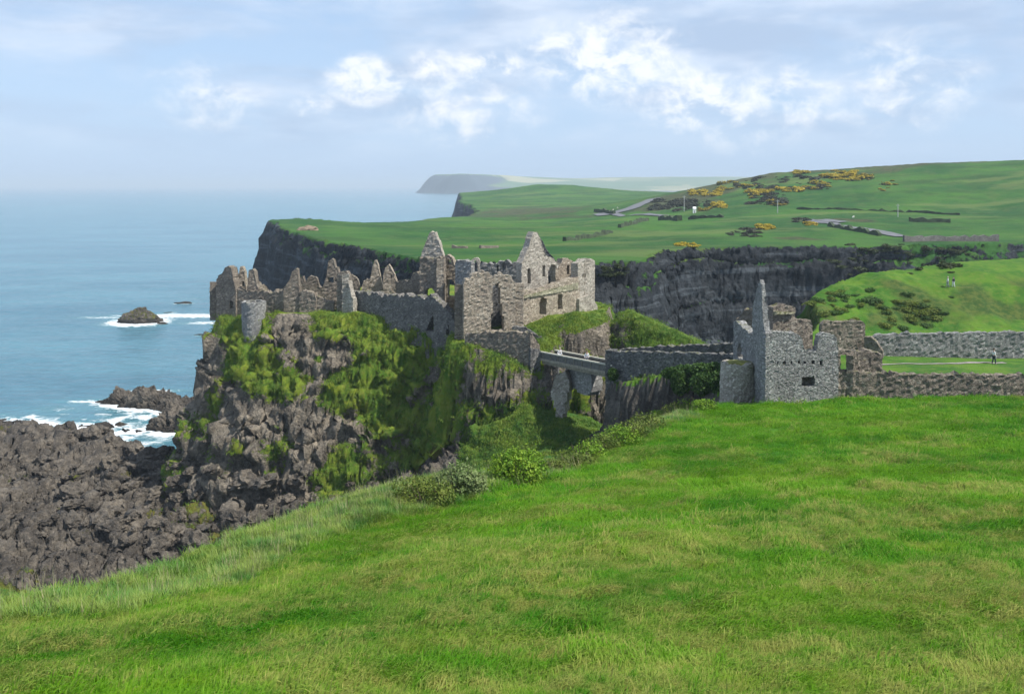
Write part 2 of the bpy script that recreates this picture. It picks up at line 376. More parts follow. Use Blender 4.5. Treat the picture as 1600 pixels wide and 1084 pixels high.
# ---- how much vegetation each point carries (0 rock .. 1 grass)
G = np.zeros(len(X))
patch = fbm(PX0, PY0, Z, 6.5, 4); patch2 = fbm(PX0, PY0, Z, 17, 3)
G = 1.15 - rock * 1.2
ledge = (N1[:, 2] - .55) * 1.1
mc = (R == 1)
# the crag: green near the rim, in the shaded gully and on ledges; bare brown rock between
rim = sstep(5.0, 0.2, D)
gully = sstep(-26, -15, PX0) * sstep(-3, -9, PX0)
butt = sstep(-9, -4, PX0) * (PY0 < 120)
crag_g = .20 + rim * .42 + gully * .95 + ledge * .22 + patch * 1.9 + patch2 * .7 - butt * .22
crag_g -= sstep(12, 3, Z) * .35 * (1 - gully)
for (px, py, rx, ry, k_) in ((405, 592, 45, 20, .75), (440, 700, 32, 34, .8), (545, 605, 52, 24, .8), (345, 540, 32, 34, .5), (570, 530, 50, 35, .6), (535, 720, 40, 20, .6), (330, 640, 15, 20, .9), (390, 690, 14, 14, .5),
                         (480, 545, 50, 22, -.6), (365, 640, 34, 60, -.5), (420, 790, 100, 35, -.7), (500, 640, 30, 14, -.4)):
    cx, cz = PX(px, 126), PZ(py, 126)
    crag_g = crag_g + k_ * np.exp(-((PX0 - cx) / (rx * .085)) ** 2 - ((H - cz) / (ry * .085)) ** 2)
G = np.where(mc & (D > -.4), crag_g, G)
ms = (R == 2)
shore = (PX0 < -6) & (PY0 > 100)
sg = -.22 + .9 * np.exp(-((PX0 + 43) / 6) ** 2 - ((PY0 - 119) / 5) ** 2) + .5 * np.exp(-((PX0 + 62) / 6) ** 2 - ((PY0 - 140) / 5) ** 2) + ledge * .3 + patch * 1.2 + patch2 * .9 - sstep(2.5, 1.0, Z) * .7
G = np.where(ms & shore, sg, G)
G = np.where(ms & ~shore, 1.1 - sstep(.35, .6, steep) * .5 + patch * .3 + (PX0 < -6) * -.2, G)
mm = (R == 0)
G = np.where(mm, 1.15 - rock * 1.0 + patch * .9 * rock, G)
G = np.where(mm & (PY0 < 60), 1.2, G)
G = np.where(mm & (PY0 > 110) & (PX0 > 40), 1.1 - rock * .35 + patch * .3, G)
G = np.where(R == 3, 1.0 - rock * .35 + patch * .6, G)
mf = (R == 4)
slopeR = sstep(95, 125, PX0) * sstep(360, 300, PY0)
G = np.where(mf, 1.1 - rock * 1.15 + ledge * .75 * rock + patch2 * .7 * rock + patch * .4 * rock + slopeR * rock * .75 + sstep(20, 34, Z) * rock * .28 + (PX0 < 0) * (PY0 > 215) * rock * .12, G)

HE = np.zeros(len(X)); m = mf
PPX = PX0 / PY0 * F + 800; PPY = HY + (CAM_Z - H) / PY0 * F
hn = fbm(PX0[m], PY0[m], Z[m] * 0, 26, 5) * .9
he = np.full(m.sum(), -1.0)
for (cx, cy, rx, ry, Yc) in ((165, 660, 70, 75, 0), (245, 610, 75, 60, 0), (112, 590, 42, 60, 0), (150, 390, 10, 12, 0), (98, 300, 12, 10, 0), (360, 560, 40, 40, 0), (140, 395, 18, 10, 0), (10, 720, 80, 190, -.15)):
    he = np.maximum(he, 1 - np.hypot((PX0[m] - cx) / rx, (PY0[m] - cy) / ry) * .9 + Yc)
HE[m] = sstep(.15, .55, he + hn)
m = (R == 0) & (PY0 > 106) & (PX0 > 38)
HE[m] = sstep(-.05, .35, fbm(PX0[m], PY0[m], Z[m], 7, 5) + .25 * sstep(139, 134, PY0[m]) + .02) * sstep(.02, .10, 1 - N0[m, 2])  # dark scrub on the knoll, with slope shading put into the colour
nr, na = RR.shape
idx = np.arange(nr * na).reshape(nr, na)
quads = np.stack([idx[:-1, :-1], idx[:-1, 1:], idx[1:, 1:], idx[1:, :-1]], -1).reshape(-1, 4)
qz = H[quads].max(1)
quads = quads[qz > -2.5]
qr = R[quads[:, 0]]
qr = np.where((qr == 2) & ((PX0[quads[:, 0]] > -8) | (PY0[quads[:, 0]] < 100)), 6, qr)
# close range meadow is its own region
qr = np.where((qr == 0) & (PY0[quads[:, 0]] < 73.5), 5, qr)

# ------------------------------------------------------------------ materials
def new_mat(name):
    m = bpy.data.materials.new(name); m.use_nodes = True
    t = NT(m.node_tree); t.n.clear()
    return m, t
def finish(t, bsdf):
    t.new('ShaderNodeOutputMaterial', ins={0: bsdf})
def worldpos(t): return t.new('ShaderNodeNewGeometry').outputs['Position']
def bump(t, height, strength, dist, normal=None):
    b = t.new('ShaderNodeBump', ins={'Height': height, 'Strength': strength, 'Distance': dist})
    if normal is not None: t.l.new(normal, b.inputs['Normal'])
    return b.outputs[0]

def meadow_colour(t, p):
    """deep green to yellow green to straw, shared by the turf and the blades growing on it"""
    q = t.mapping(p, (.8, 1.3, 1))
    a = t.noise(q, .09, 5, .6, .6); b = t.noise(q, .55, 5, .62, .8); c = t.noise(t.mapping(p, (.8, 1.8, 1), rot=(0, 0, .35)), 1.9, 4, .6)
    col = t.mix(t.ramp(a, .36, .64), (.045, .235, .006), (.150, .350, .012))
    col = t.mix(t.math('MULTIPLY', t.ramp(b, .48, .70), .8), col, (.235, .370, .020))
    col = t.mix(t.math('MULTIPLY', t.ramp(c, .55, .78), .55), col, (.020, .105, .006))
    # straw where the ground is trodden, in drifts across the near slope
    sx = t.new('ShaderNodeSeparateXYZ', ins={0: p})
    nearer = t.ramp(sx.outputs[1], 52, 26)
    st = t.ramp(t.math('ADD', t.noise(t.mapping(p, (.6, 1.5, 1), (4, 9, 0)), .22, 6, .66, 1.0), t.math('MULTIPLY', nearer, .10)), .50, .66)
    st = t.math('MULTIPLY', st, t.ramp(t.noise(p, 2.3, 4, .6), .3, .62))
    col = t.mix(t.math('MULTIPLY', st, .85), col, (.46, .42, .13))
    return col

def terrain_mat(name, ga, gb, gc, ra, rb, rc, sc=1.0, gscale=.25, strata=0, bs=.5, meadow=False, wet=False, thr=.5, soft=.10):
    m, t = new_mat(name)
    p = worldpos(t)
    att = t.new('ShaderNodeAttribute', attribute_name='veg').outputs['Fac']
    n_f = t.noise(p, .9 * sc, 6, .68); n_m = t.noise(p, .22 * sc, 5, .6)
    f = t.math('ADD', att, t.math('MULTIPLY', t.math('SUBTRACT', n_f, .5), 2.1))
    fac = t.ramp(f, thr - soft, thr + soft)
    if meadow: gcol = t.mix(1.0, meadow_colour(t, p), (.5, .5, .5), 'MULTIPLY')  # turf darkened: shade between the tufts put into its colour
    else:
        gcol = t.mix(t.ramp(t.noise(p, gscale, 5, .6), .38, .64), ga, gb)
        gcol = t.mix(t.math('MULTIPLY', t.ramp(t.noise(p, gscale * 5.5, 5, .65), .46, .72), .75), gcol, gc)
    if name == 'mainland_turf':
        he = t.new('ShaderNodeAttribute', attribute_name='heath').outputs['Fac']
        gcol = t.mix(t.math('MULTIPLY', he, .8), gcol, t.mix(t.ramp(t.noise(p, .9, 5, .7), .38, .62), (.022, .055, .012), (.085, .100, .025)))
    if strata:
        he = t.new('ShaderNodeAttribute', attribute_name='heath').outputs['Fac']
        gcol = t.mix(t.math('MULTIPLY', t.ramp(t.noise(t.mapping(p, (.5, 1, 1)), .05, 6, .7), .50, .64), .65), gcol, (.022, .062, .012))
        gcol = t.mix(t.math('MULTIPLY', t.ramp(t.noise(t.mapping(p, (.25, 1, 1), (40, 3, 0)), .03, 6, .65), .54, .62), .5), gcol, (.13, .17, .05))
        gcol = t.mix(t.math('MULTIPLY', he, .85), gcol, t.mix(t.ramp(t.noise(p, .35, 5, .7), .4, .6), (.028, .045, .020), (.085, .075, .035)))
    v = t.vor(t.mapping(p, (1, 1, 1.25)), .62 * sc); v2 = t.vor(p, 1.9 * sc)
    sx = t.new('ShaderNodeSeparateColor', ins={0: v.outputs['Color']})
    r1 = t.mix(t.ramp(n_m, .36, .64), ra, rb)
    r1 = t.mix(t.math('MULTIPLY', sx.outputs[0], .55), r1, rc)
    r1 = t.mix(t.math('MULTIPLY', t.ramp(t.noise(p, 3.2 * sc, 5, .7), .50, .78), .6), r1, tuple(min(1, c * 1.9 + .02) for c in rb))
    r1 = t.mix(t.math('MULTIPLY', t.ramp(t.noise(p, 1.4 * sc, 4, .7), .52, .34), .55), r1, tuple(c * .45 for c in ra))
    if strata:
        z = t.mapping(p, (.03, .03, strata))
        s_ = t.noise(z, 1.0, 5, .6, .3)
        r1 = t.mix(t.math('MULTIPLY', t.ramp(s_, .52, .66), .6), r1, tuple(c * 2.9 for c in rb))
        r1 = t.mix(t.math('MULTIPLY', t.ramp(s_, .46, .34), .7), r1, tuple(c * .5 for c in ra))
    if wet:
        sz = t.new('ShaderNodeSeparateXYZ', ins={0: p}).outputs[2]
        r1 = t.mix(t.math('MULTIPLY', t.ramp(sz, 2.4, .4), .75), r1, (.018, .016, .014))
    col = t.mix(fac, r1, gcol)
    bh = t.math('ADD', t.math('MULTIPLY', t.noise(p, 1.7 * sc, 7, .72), 1.0), t.math('MULTIPLY', v2.outputs['Distance'], .35))
    gh = t.noise(t.mapping(p, (1, 1.4, 1)), 4.2, 5, .75)
    hh = t.new('ShaderNodeMix', data_type='FLOAT', ins={0: fac, 2: bh, 3: t.math('MULTIPLY', gh, .32)}).outputs[0]
    nrm = bump(t, hh, bs, 1.0)
    rough = t.new('ShaderNodeMix', data_type='FLOAT', ins={0: fac, 2: .82, 3: .95}).outputs[0]
    b = t.new('ShaderNodeBsdfPrincipled', ins={'Base Color': col, 'Roughness': rough, 'Normal': nrm, 'Specular IOR Level': .2})
    finish(t, b.outputs[0])
    return m

M = {}
M['meadow'] = terrain_mat('meadow_turf', None, None, None, (.06, .05, .035), (.09, .08, .05), (.05, .045, .03), meadow=True, bs=.55)
M['crag'] = terrain_mat('crag_rock_and_turf', (.068, .145, .012), (.170, .220, .020), (.22, .22, .045), (.150, .130, .100), (.33, .285, .22), (.056, .052, .052), 1.25, .30, bs=.8, wet=True)
M['shore'] = terrain_mat('shore_rock', (.10, .11, .02), (.13, .125, .02), (.15, .13, .035), (.088, .076, .062), (.21, .182, .145), (.032, .030, .030), 1.1, .25, bs=.8, wet=True)
M['main'] = terrain_mat('mainland_turf', (.036, .115, .010), (.085, .175, .014), (.125, .165, .03), (.075, .066, .055), (.12, .11, .09), (.045, .042, .036), 1.0, .2, bs=.6)
M['mound'] = terrain_mat('mound_turf', (.05, .115, .012), (.10, .155, .016), (.12, .14, .03), (.075, .066, .055), (.12, .11, .09), (.045, .042, .036), 1.0, .3, bs=.6)
M['chasm'] = terrain_mat('chasm_turf', (.035, .105, .012), (.070, .135, .016), (.11, .13, .03), (.10, .085, .07), (.15, .135, .11), (.045, .042, .036), 1.0, .25, bs=.7)
M['far'] = terrain_mat('headland_turf_and_basalt', (.018, .080, .014), (.050, .135, .018), (.070, .115, .030), (.018, .023, .029), (.036, .042, .047), (.009, .012, .016), .35, .022, strata=.42, bs=1.0)

names = {0: ('mainland_ground', 'main'), 1: ('castle_crag', 'crag'), 2: ('rocky_shore', 'shore'), 3: ('grassy_mound', 'mound'), 4: ('far_headland', 'far'), 5: ('meadow', 'meadow'), 6: ('chasm_floor', 'chasm')}
allv = np.stack([X, Y, Z], -1)
TERR = {}
for k, (nm, mk) in names.items():
    q = quads[qr == k]
    if not len(q): continue
    u, inv = np.unique(q, return_inverse=True)
    me = np_mesh(nm, allv[u], inv.reshape(-1, 4), smooth=(k in (0, 5)))
    a = me.attributes.new('veg', 'FLOAT', 'POINT'); a.data.foreach_set('value', G[u].astype(np.float32))
    a = me.attributes.new('heath', 'FLOAT', 'POINT'); a.data.foreach_set('value', HE[u].astype(np.float32))
    TERR[nm] = tag(link(nm, me, M[mk]), kind='structure')
from mathutils.bvhtree import BVHTree
_tri = quads[(PY0[quads[:, 0]] < 700)]
_u, _inv = np.unique(_tri, return_inverse=True)
BV = BVHTree.FromPolygons(allv[_u].tolist(), _inv.reshape(-1, 4).tolist())
def drop(x, y, top=200):
    h = BV.ray_cast(Vector((x, y, top)), Vector((0, 0, -1)))
    return h[0].z if h[0] else 0.0
def sight(px, py):
    """first point of the land met along a sight line"""
    d = Vector(((px - 800) / F, 1, (HY - py) / F)).normalized()
    h = BV.ray_cast(Vector((0, 0, CAM_Z)), d)
    return h[0]

# ---- sea
sr = np.array(steps(90, 700, .008, True) + steps(700, 75000, .06, True) + [75000.0]); sa = np.radians(np.linspace(-56, 56, 620))
SR, SA = np.meshgrid(sr, sa, indexing='ij'); SX = (np.tan(SA) * SR).ravel(); SY = SR.ravel()
SX = np.where(SR.ravel() > 60000, SX, SX)
sz = np.zeros(len(SX)); nearm = SY < 700
fade = sstep(700, 350, SY)
sz[nearm] = (fbm(SX[nearm] * .45, SY[nearm], SX[nearm] * 0, 7, 3, ridged=True) * .30 + fbm(SX[nearm], SY[nearm], SX[nearm] * 0, 30, 2) * .3) * fade[nearm]
SK = [  # skerries: x, y, half length, half width, height
    (PX(216, 328), 328, 7.6, 4.2, 4.3, 'whaleback'), (PX(250, 322), 324, 2.3, 1.2, .9, 'low'),
    (PX(203, 206), 206, 5.2, 2.0, 2.6, 'jagged'), (PX(243, 203), 203, 6.5, 2.2, 2.9, 'jagged'), (PX(285, 200), 200, 5.5, 2.4, 2.2, 'jagged'),
    (PX(283, 185), 185, 5.0, 3.0, 3.6, 'jagged'), (PX(288, 380), 380, 3.6, 1.5, 1.0, 'low'), (PX(314, 300), 299, 1.7, .9, .8, 'low'), (PX(263, 352), 352, 2.6, 1.0, .6, 'low')]
hs, _, _ = land(SX[nearm], SY[nearm])
foam = np.zeros(len(SX))
fm = sstep(-5.0, -.3, hs) * .95
xs, ys = SX[nearm], SY[nearm]
for (kx, ky, a, b, h, t_) in SK:
    wgt = .9 if h > 2 else .55
    dd = np.hypot((xs - kx) / (a * 2.0), (ys - ky) / (b * 3.6)); fm = np.maximum(fm, wgt * sstep(1.25, .45, dd))
# surf streaming off the outer skerry and along the shore
for (px, py, ln, wd_, k) in ((285, 494, 30, 7, 1.0), (170, 497, 16, 4, .75), (320, 505, 12, 5, .8), (150, 628, 8, 2.0, .9), (240, 612, 9, 1.8, .95), (200, 640, 10, 2, .75), (120, 668, 14, 4, .7), (270, 680, 8, 5, .8), (185, 557, 2.5, .9, .8), (300, 467, 10, 3, .5), (335, 580, 5, 7, .6), (90, 640, 8, 3, .5), (40, 660, 12, 4, .7)):
    yy = CAM_Z * F / (py - HY); xx = PX(px, yy)
    fm = np.maximum(fm, k * np.exp(-(((xs - xx) / ln) ** 2 + ((ys - yy) / wd_) ** 2)))
foam[nearm] = fm
ii = np.arange(len(SX)).reshape(SR.shape)
sq = np.stack([ii[:-1, :-1], ii[:-1, 1:], ii[1:, 1:], ii[1:, :-1]], -1).reshape(-1, 4)
me = np_mesh('sea', np.stack([SX, SY, sz], -1), sq, smooth=True)
a = me.attributes.new('foam', 'FLOAT', 'POINT'); a.data.foreach_set('value', foam.astype(np.float32))
m, t = new_mat('sea_water')
p = worldpos(t)
att = t.new('ShaderNodeAttribute', attribute_name='foam').outputs['Fac']
fn = t.noise(t.mapping(p, (.55, 1, 1)), .55, 7, .72, 1.2)
ff = t.ramp(t.math('ADD', att, t.math('MULTIPLY', t.math('SUBTRACT', fn, .5), 1.9)), .46, .92)
ff = t.math('MULTIPLY', ff, t.ramp(att, .03, .25))
# distant white flecks
fl = t.ramp(t.noise(t.mapping(p, (.35, 1, 1)), .22, 6, .75), .70, .76)
deep = t.mix(t.ramp(t.noise(t.mapping(p, (.4, 1, 1)), .02, 5, .6), .35, .65), (.060, .165, .225), (.085, .215, .275))
shal = t.mix(t.ramp(att, .02, .8), deep, (.075, .21, .24))
col = t.mix(t.math('MAXIMUM', ff, t.math('MULTIPLY', fl, .6)), shal, (.80, .83, .85))
h1 = t.noise(t.mapping(p, (.5, 1, 1)), .35, 6, .65, .6)
h2 = t.noise(t.mapping(p, (.6, 1, 1)), .06, 4, .5)
nrm = bump(t, t.math('ADD', h1, t.math('MULTIPLY', h2, 2.4)), 1.0, 1.5)
rg = t.new('ShaderNodeMix', data_type='FLOAT', ins={0: ff, 2: .17, 3: .8}).outputs[0]
b = t.new('ShaderNodeBsdfPrincipled', ins={'Base Color': col, 'Roughness': rg, 'IOR': 1.33, 'Normal': nrm})
finish(t, b.outputs[0])
M['sea'] = m
tag(link('sea', me, m), kind='structure')

# ---- the far shore, five kilometres off
fx = np.linspace(-900, 9000, 300); fy = np.concatenate([np.linspace(5150, 6400, 60), np.linspace(6450, 14000, 60)])
FX, FY = np.meshgrid(fx, fy, indexing='xy'); x_, y_ = FX.ravel(), FY.ravel()
CO = [(PX(655, 5900), 5900), (PX(672, 5560), 5560), (PX(700, 5420), 5400), (PX(748, 5380), 5370), (-120, 5560), (60, 5700), (500, 5560), (1500, 5450), (9500, 5000), (9500, 15000), (-400, 15000), (PX(672, 7000), 7600), (PX(660, 6500), 6500)]
d = sdf(CO, x_ + fbm(x_, y_, x_ * 0, 260, 3) * 60, y_ + fbm(x_, y_, x_ * 0 + 9, 260, 3) * 60)
inl = np.clip(-d, 0, None)
hd_ = sstep(1000, -100, x_)
ztop = 26 + 94 * sstep(100, 1700, inl); ztop = ztop * (1 - hd_) + hd_ * (40 + 82 * sstep(20, 130 + 700 * sstep(-280, 120, x_), inl)) 
ztop = ztop + fbm(x_, y_, x_ * 0, 900, 4) * (2 + 10 * (1 - hd_)) * sstep(100, 1500, inl)
z_ = np.where(d < 0, ztop * sstep(0, 60, inl), -8)
ii = np.arange(len(x_)).reshape(FX.shape)
q = np.stack([ii[:-1, :-1], ii[:-1, 1:], ii[1:, 1:], ii[1:, :-1]], -1).reshape(-1, 4)
q = q[z_[q].max(1) > -7]
u, inv = np.unique(q, return_inverse=True)
me = np_mesh('distant_coast', np.stack([x_, y_, z_], -1)[u], inv.reshape(-1, 4), smooth=True)
m, t = new_mat('distant_fields')
p = worldpos(t)
fv = t.vor(t.mapping(p, (.5, 1, 0), rot=(0, 0, .3)), .0042)
sc_ = t.new('ShaderNodeSeparateColor', ins={0: fv.outputs['Color']})
c = t.mix(t.ramp(sc_.outputs[0], .2, .9), (.07, .14, .03), (.22, .23, .09))
c = t.mix(t.ramp(sc_.outputs[1], .72, .8), c, (.32, .31, .16))
nz = t.new('ShaderNodeSeparateXYZ', ins={0: t.new('ShaderNodeNewGeometry').outputs['Normal']}).outputs[2]
c = t.mix(t.ramp(nz, .97, .86), c, (.030, .045, .055))
finish(t, t.new('ShaderNodeBsdfPrincipled', ins={'Base Color': c, 'Roughness': .95}).outputs[0])
tag(link('distant_coast', me, m), kind='structure')

# ---- sea air that pales and blues the distance
bm = bmesh.new(); bmesh.ops.create_cube(bm, size=1)
for v in bm.verts: v.co = Vector((v.co.x * 160000, v.co.y * 160000, -11 if v.co.z < 0 else 165))
me = bpy.data.meshes.new('haze'); bm.to_mesh(me); bm.free()
m, t = new_mat('haze_air')
HAZE = t.new('ShaderNodeVolumePrincipled', ins={'Color': (.74, .88, 1.0, 1), 'Density': 0.00014, 'Anisotropy': 0.0})
t.new('ShaderNodeOutputMaterial', ins={'Volume': HAZE.outputs[0]})
tag(link('haze', me, m), kind='stuff', label='pale sea haze lying over the water and the far coast')
#@@STRUCTURES

# ------------------------------------------------------------------ masonry
def masonry(name, a, b, c, light, sc=1.0, moss=.25, jit=1.0):
    m, t = new_mat(name)
    p = worldpos(t)
    q = t.mapping(t.new('ShaderNodeVectorMath', operation='ADD', ins={0: p, 1: t.new('ShaderNodeVectorMath', operation='SCALE', ins={0: t.new('ShaderNodeTexNoise', ins={'Vector': p, 'Scale': 1.1}).outputs['Color'], 'Scale': .35}).outputs[0]}).outputs[0], (1, 1, 1.75))
    v = t.vor(q, 4.0 * sc); e = t.vor(q, 4.0 * sc, 'DISTANCE_TO_EDGE')
    s_ = t.new('ShaderNodeSeparateColor', ins={0: v.outputs['Color']})
    col = t.mix(s_.outputs[0], a, b)
    col = t.mix(t.math('MULTIPLY', t.ramp(s_.outputs[1], .55, .95), .8), col, c)
    col = t.mix(t.math('MULTIPLY', t.ramp(s_.outputs[2], .78, .95), .85), col, light)
    col = t.mix(t.math('MULTIPLY', t.ramp(t.noise(p, .45, 5, .6), .42, .66), .5), col, c)
    col = t.mix(t.math('MULTIPLY', t.ramp(t.noise(t.mapping(p, (1, 1, .35)), .8, 5, .65), .52, .74), .55), col, light)
    col = t.mix(t.math('MULTIPLY', t.ramp(e.outputs['Distance'],   .09, .02), .5), col, tuple(x * .38 for x in c))
    nz = t.new('ShaderNodeSeparateXYZ', ins={0: t.new('ShaderNodeNewGeometry').outputs['Normal']}).outputs[2]
    mo = t.math('ADD', t.math('MULTIPLY', t.noise(p, 1.3, 5, .7), 1.0), t.math('MULTIPLY', nz, .22))
    col = t.mix(t.math('MULTIPLY', t.ramp(mo, .74 - moss * .3, .86 - moss * .3), .8), col, (.105, .115, .035))
    hgt = t.math('ADD', t.ramp(e.outputs['Distance'], .0, .13), t.math('ADD', t.math('MULTIPLY', t.noise(p, 7, 4, .7), .6), t.math('MULTIPLY', s_.outputs[1], .4)))
    nrm = bump(t, hgt, .75, .12)
    finish(t, t.new('ShaderNodeBsdfPrincipled', ins={'Base Color': col, 'Roughness': .92, 'Specular IOR Level': .2, 'Normal': nrm}).outputs[0])
    return m
M['stone'] = masonry('weathered_basalt_rubble', (.225, .190, .150), (.285, .245, .195), (.155, .132, .112), (.40, .355, .29), moss=.18)
M['stone_warm'] = masonry('buff_rubble_stone', (.36, .305, .235), (.45, .385, .30), (.24, .20, .16), (.58, .52, .42), moss=.05)
M['stone_pale'] = masonry('pale_rubble_stone', (.42, .385, .325), (.50, .46, .39), (.27, .24, .20), (.62, .58, .50), moss=.1)
M['stone_grey'] = masonry('grey_rubble_stone', (.27, .27, .26), (.34, .34, .325), (.19, .185, .18), (.47, .47, .44), moss=.08)
M['stone_curtain'] = masonry('shaded_curtain_rubble', (.17, .165, .155), (.23, .22, .205), (.11, .105, .10), (.34, .32, .29), moss=.12)  # darker rubble, the curtain wall's shade is in the colour
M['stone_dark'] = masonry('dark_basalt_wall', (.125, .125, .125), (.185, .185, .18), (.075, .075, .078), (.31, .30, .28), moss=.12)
M['coping'] = masonry('lichened_coping', (.36, .34, .24), (.44, .42, .30), (.24, .23, .16), (.52, .50, .38), moss=.55)

WR = np.random.default_rng(11)
def wall_part(name, A, B, prof, base, th=1.0, holes=(), mat=None, parent=None, cell=.28, rag=.16, sub=None, zs=None, relief=.04, pix=True):
    """A masonry wall in the vertical plane through A and B (each (px, distance)); prof = [(px, py)] traces its broken top,
    base = py or metres of its foot; holes = ('rect'|'arch', px0, px1, py0, py1) or ('poly', [(px, py)...])."""
    a = np.array([PX(A[0], A[1]), A[1]]); b = np.array([PX(B[0], B[1]), B[1]])
    L = np.linalg.norm(b - a); e = (b - a) / L
    nrm = np.array([e[1], -e[0]])                     # towards the camera side
    if nrm @ (-a) < 0: nrm = -nrm
    def U(px, py):
        k = (px - 800) / F                            # x = k*y on the sight plane
        den = e[0] - k * e[1]
        u = (k * a[1] - a[0]) / den
        y = a[1] + u * e[1]
        return u, PZ(py, y)
    pts = sorted([U(*q) for q in prof]); pu = np.array([q[0] for q in pts]); pz = np.array([q[1] for q in pts])
    for i in range(1, len(pu)):
        if pu[i] <= pu[i - 1]: pu[i] = pu[i - 1] + .02
    u0, u1 = max(0, pu[0]), min(L, pu[-1])
    if pu[0] > .6 or True: u0, u1 = pu[0], pu[-1]
    nu = max(2, int((u1 - u0) / cell)); us = np.linspace(u0, u1, nu + 1)
    z0 = base
    ztop = np.interp(us, pu, pz) + WR.normal(size=nu + 1) * rag * .6 + (WR.random(nu + 1) > .8) * rag * WR.normal(size=nu + 1)
    zmax = ztop.max(); nz = max(1, int((zmax - z0) / cell) + 1); zz = z0 + np.arange(nz + 1) * cell
    hs_ = []
    for h in holes:
        if h[0] == 'poly': hs_.append(('poly', [U(*q) for q in h[1]]))
        else:
            (ua, zb), (ub, zt) = U(h[1], h[4]), U(h[2], h[3]); hs_.append((h[0], min(ua, ub), max(ua, ub), zb, zt))
    def inhole(u, z):
        for h in hs_:
            if h[0] == 'poly':
                c = False; q = h[1]
                for i in range(len(q)):
                    (x1, y1), (x2, y2) = q[i], q[i - 1]
                    if (y1 > z) != (y2 > z) and u < (x2 - x1) * (z - y1) / (y2 - y1) + x1: c = not c
                if c: return True
            elif h[1] < u < h[2] and h[3] < z < h[4]:
                if h[0] == 'arch':
                    r = (h[2] - h[1]) / 2
                    if z > h[4] - r and (u - h[1] - r) ** 2 + (z - h[4] + r) ** 2 > r * r: continue
                return True
        return False
    ex = np.zeros((nu, nz), bool)
    for i in range(nu):
        tm = max(ztop[i], ztop[i + 1])
        for j in range(nz):
            if zz[j] < tm - .02 and not inhole((us[i] + us[i + 1]) / 2, (zz[j] + zz[j + 1]) / 2): ex[i, j] = True
    vid = {}; V = []
    def vert(i, j, s):
        k = (i, j, s)
        if k not in vid:
            z = min(zz[j], ztop[i]) if zz[j] > z0 else z0
            u = us[i] + WR.normal() * .03; off = (th / 2) * s + WR.normal() * relief
            pxy = a + e * u + nrm * (off - th / 2)
            vid[k] = len(V); V.append((pxy[0], pxy[1], z + WR.normal() * .025))
        return vid[k]
    Fq = []
    def add(q):
        q2 = []
        for v in q:
            if v not in q2: q2.append(v)
        if len(q2) >= 3: Fq.append(q2)
    for i in range(nu):
        for j in range(nz):
            if not ex[i, j]: continue
            add([vert(i, j, 1), vert(i + 1, j, 1), vert(i + 1, j + 1, 1), vert(i, j + 1, 1)])
            add([vert(i + 1, j, -1), vert(i, j, -1), vert(i, j + 1, -1), vert(i + 1, j + 1, -1)])
            if i == 0 or not ex[i - 1, j]: add([vert(i, j, -1), vert(i, j, 1), vert(i, j + 1, 1), vert(i, j + 1, -1)])
            if i == nu - 1 or not ex[i + 1, j]: add([vert(i + 1, j, 1), vert(i + 1, j, -1), vert(i + 1, j + 1, -1), vert(i + 1, j + 1, 1)])
            if j == nz - 1 or not ex[i, j + 1]: add([vert(i, j + 1, 1), vert(i + 1, j + 1, 1), vert(i + 1, j + 1, -1), vert(i, j + 1, -1)])
            if j == 0 or not ex[i, j - 1]: add([vert(i + 1, j, 1), vert(i, j, 1), vert(i, j, -1), vert(i + 1, j, -1)])
    me = bpy.data.meshes.new(name); me.from_pydata(V, [], Fq); me.validate(); me.update()
    bm = bmesh.new(); bm.from_mesh(me); bmesh.ops.dissolve_degenerate(bm, dist=.001, edges=bm.edges); bmesh.ops.recalc_face_normals(bm, faces=bm.faces); bm.to_mesh(me); bm.free()
    return link(name, me, mat, parent)

def ruin(name, label, cat, parts, group=None):
    """parts: list of dicts for wall_part (first one gives the place of the thing's base)"""
    p0 = parts[0]; A = p0['A']; B = p0['B']
    x = (PX(*A) + PX(*B)) / 2; y = (A[1] + B[1]) / 2
    r = empty(name, (x, y, p0['base']), label, cat, group); r['kind'] = 'thing'
    for p in parts:
        q = dict(p); nm = q.pop('name', 'wall'); lb = q.pop('label', None)
        o = wall_part(nm, parent=r, **q)
        if lb: o['label'] = lb
    return r
S, SW, SP, SG, SD = M['stone'], M['stone_warm'], M['stone_pale'], M['stone_grey'], M['stone_dark']

# --- castle on the crag, from the seaward end inland
ruin('seaward_gable', 'tall sharp-edged grey wall at the seaward tip of the castle, slanting up to a point', 'ruined wall', [
    dict(A=(338, 139), B=(369, 137.5), prof=[(338, 437), (345, 428), (352, 419), (356, 416), (361, 417), (363, 430), (366, 441), (368.5, 455)], base=27.8, th=1.3, mat=S, holes=[('rect', 358.5, 363.5, 471, 481)]),
    dict(name='side_wall', A=(339.5, 140), B=(347, 150), prof=[(339.5, 440), (342, 446), (347, 452)], base=29, th=1.1, mat=S)])
ruin('broken_chimney_spire', 'thin buff spire of masonry with a small hole, second pinnacle from the seaward end', 'ruined wall', [
    dict(A=(369, 143), B=(385, 143), prof=[(369, 452), (370.5, 440), (374.5, 427), (374.8, 417), (381, 416), (382.5, 430), (384, 445), (385, 455)], base=30, th=1.2, mat=SW, holes=[('rect', 379.5, 383.5, 440, 447)])])
ruin('broken_chimney_stack', 'stout broken chimney stack rising behind the round turret', 'ruined wall', [
    dict(A=(386, 137.5), B=(407, 137.5), prof=[(386, 455), (388, 424), (391, 421), (397, 422), (398.5, 436), (402, 448), (406, 453)], base=29.5, th=1.6, mat=S),
    dict(name='stub_wall', A=(401, 141), B=(426, 142), prof=[(401, 441), (407, 440), (410, 447), (415, 443), (419, 452), (426, 458)], base=30, th=.9, mat=SW)])
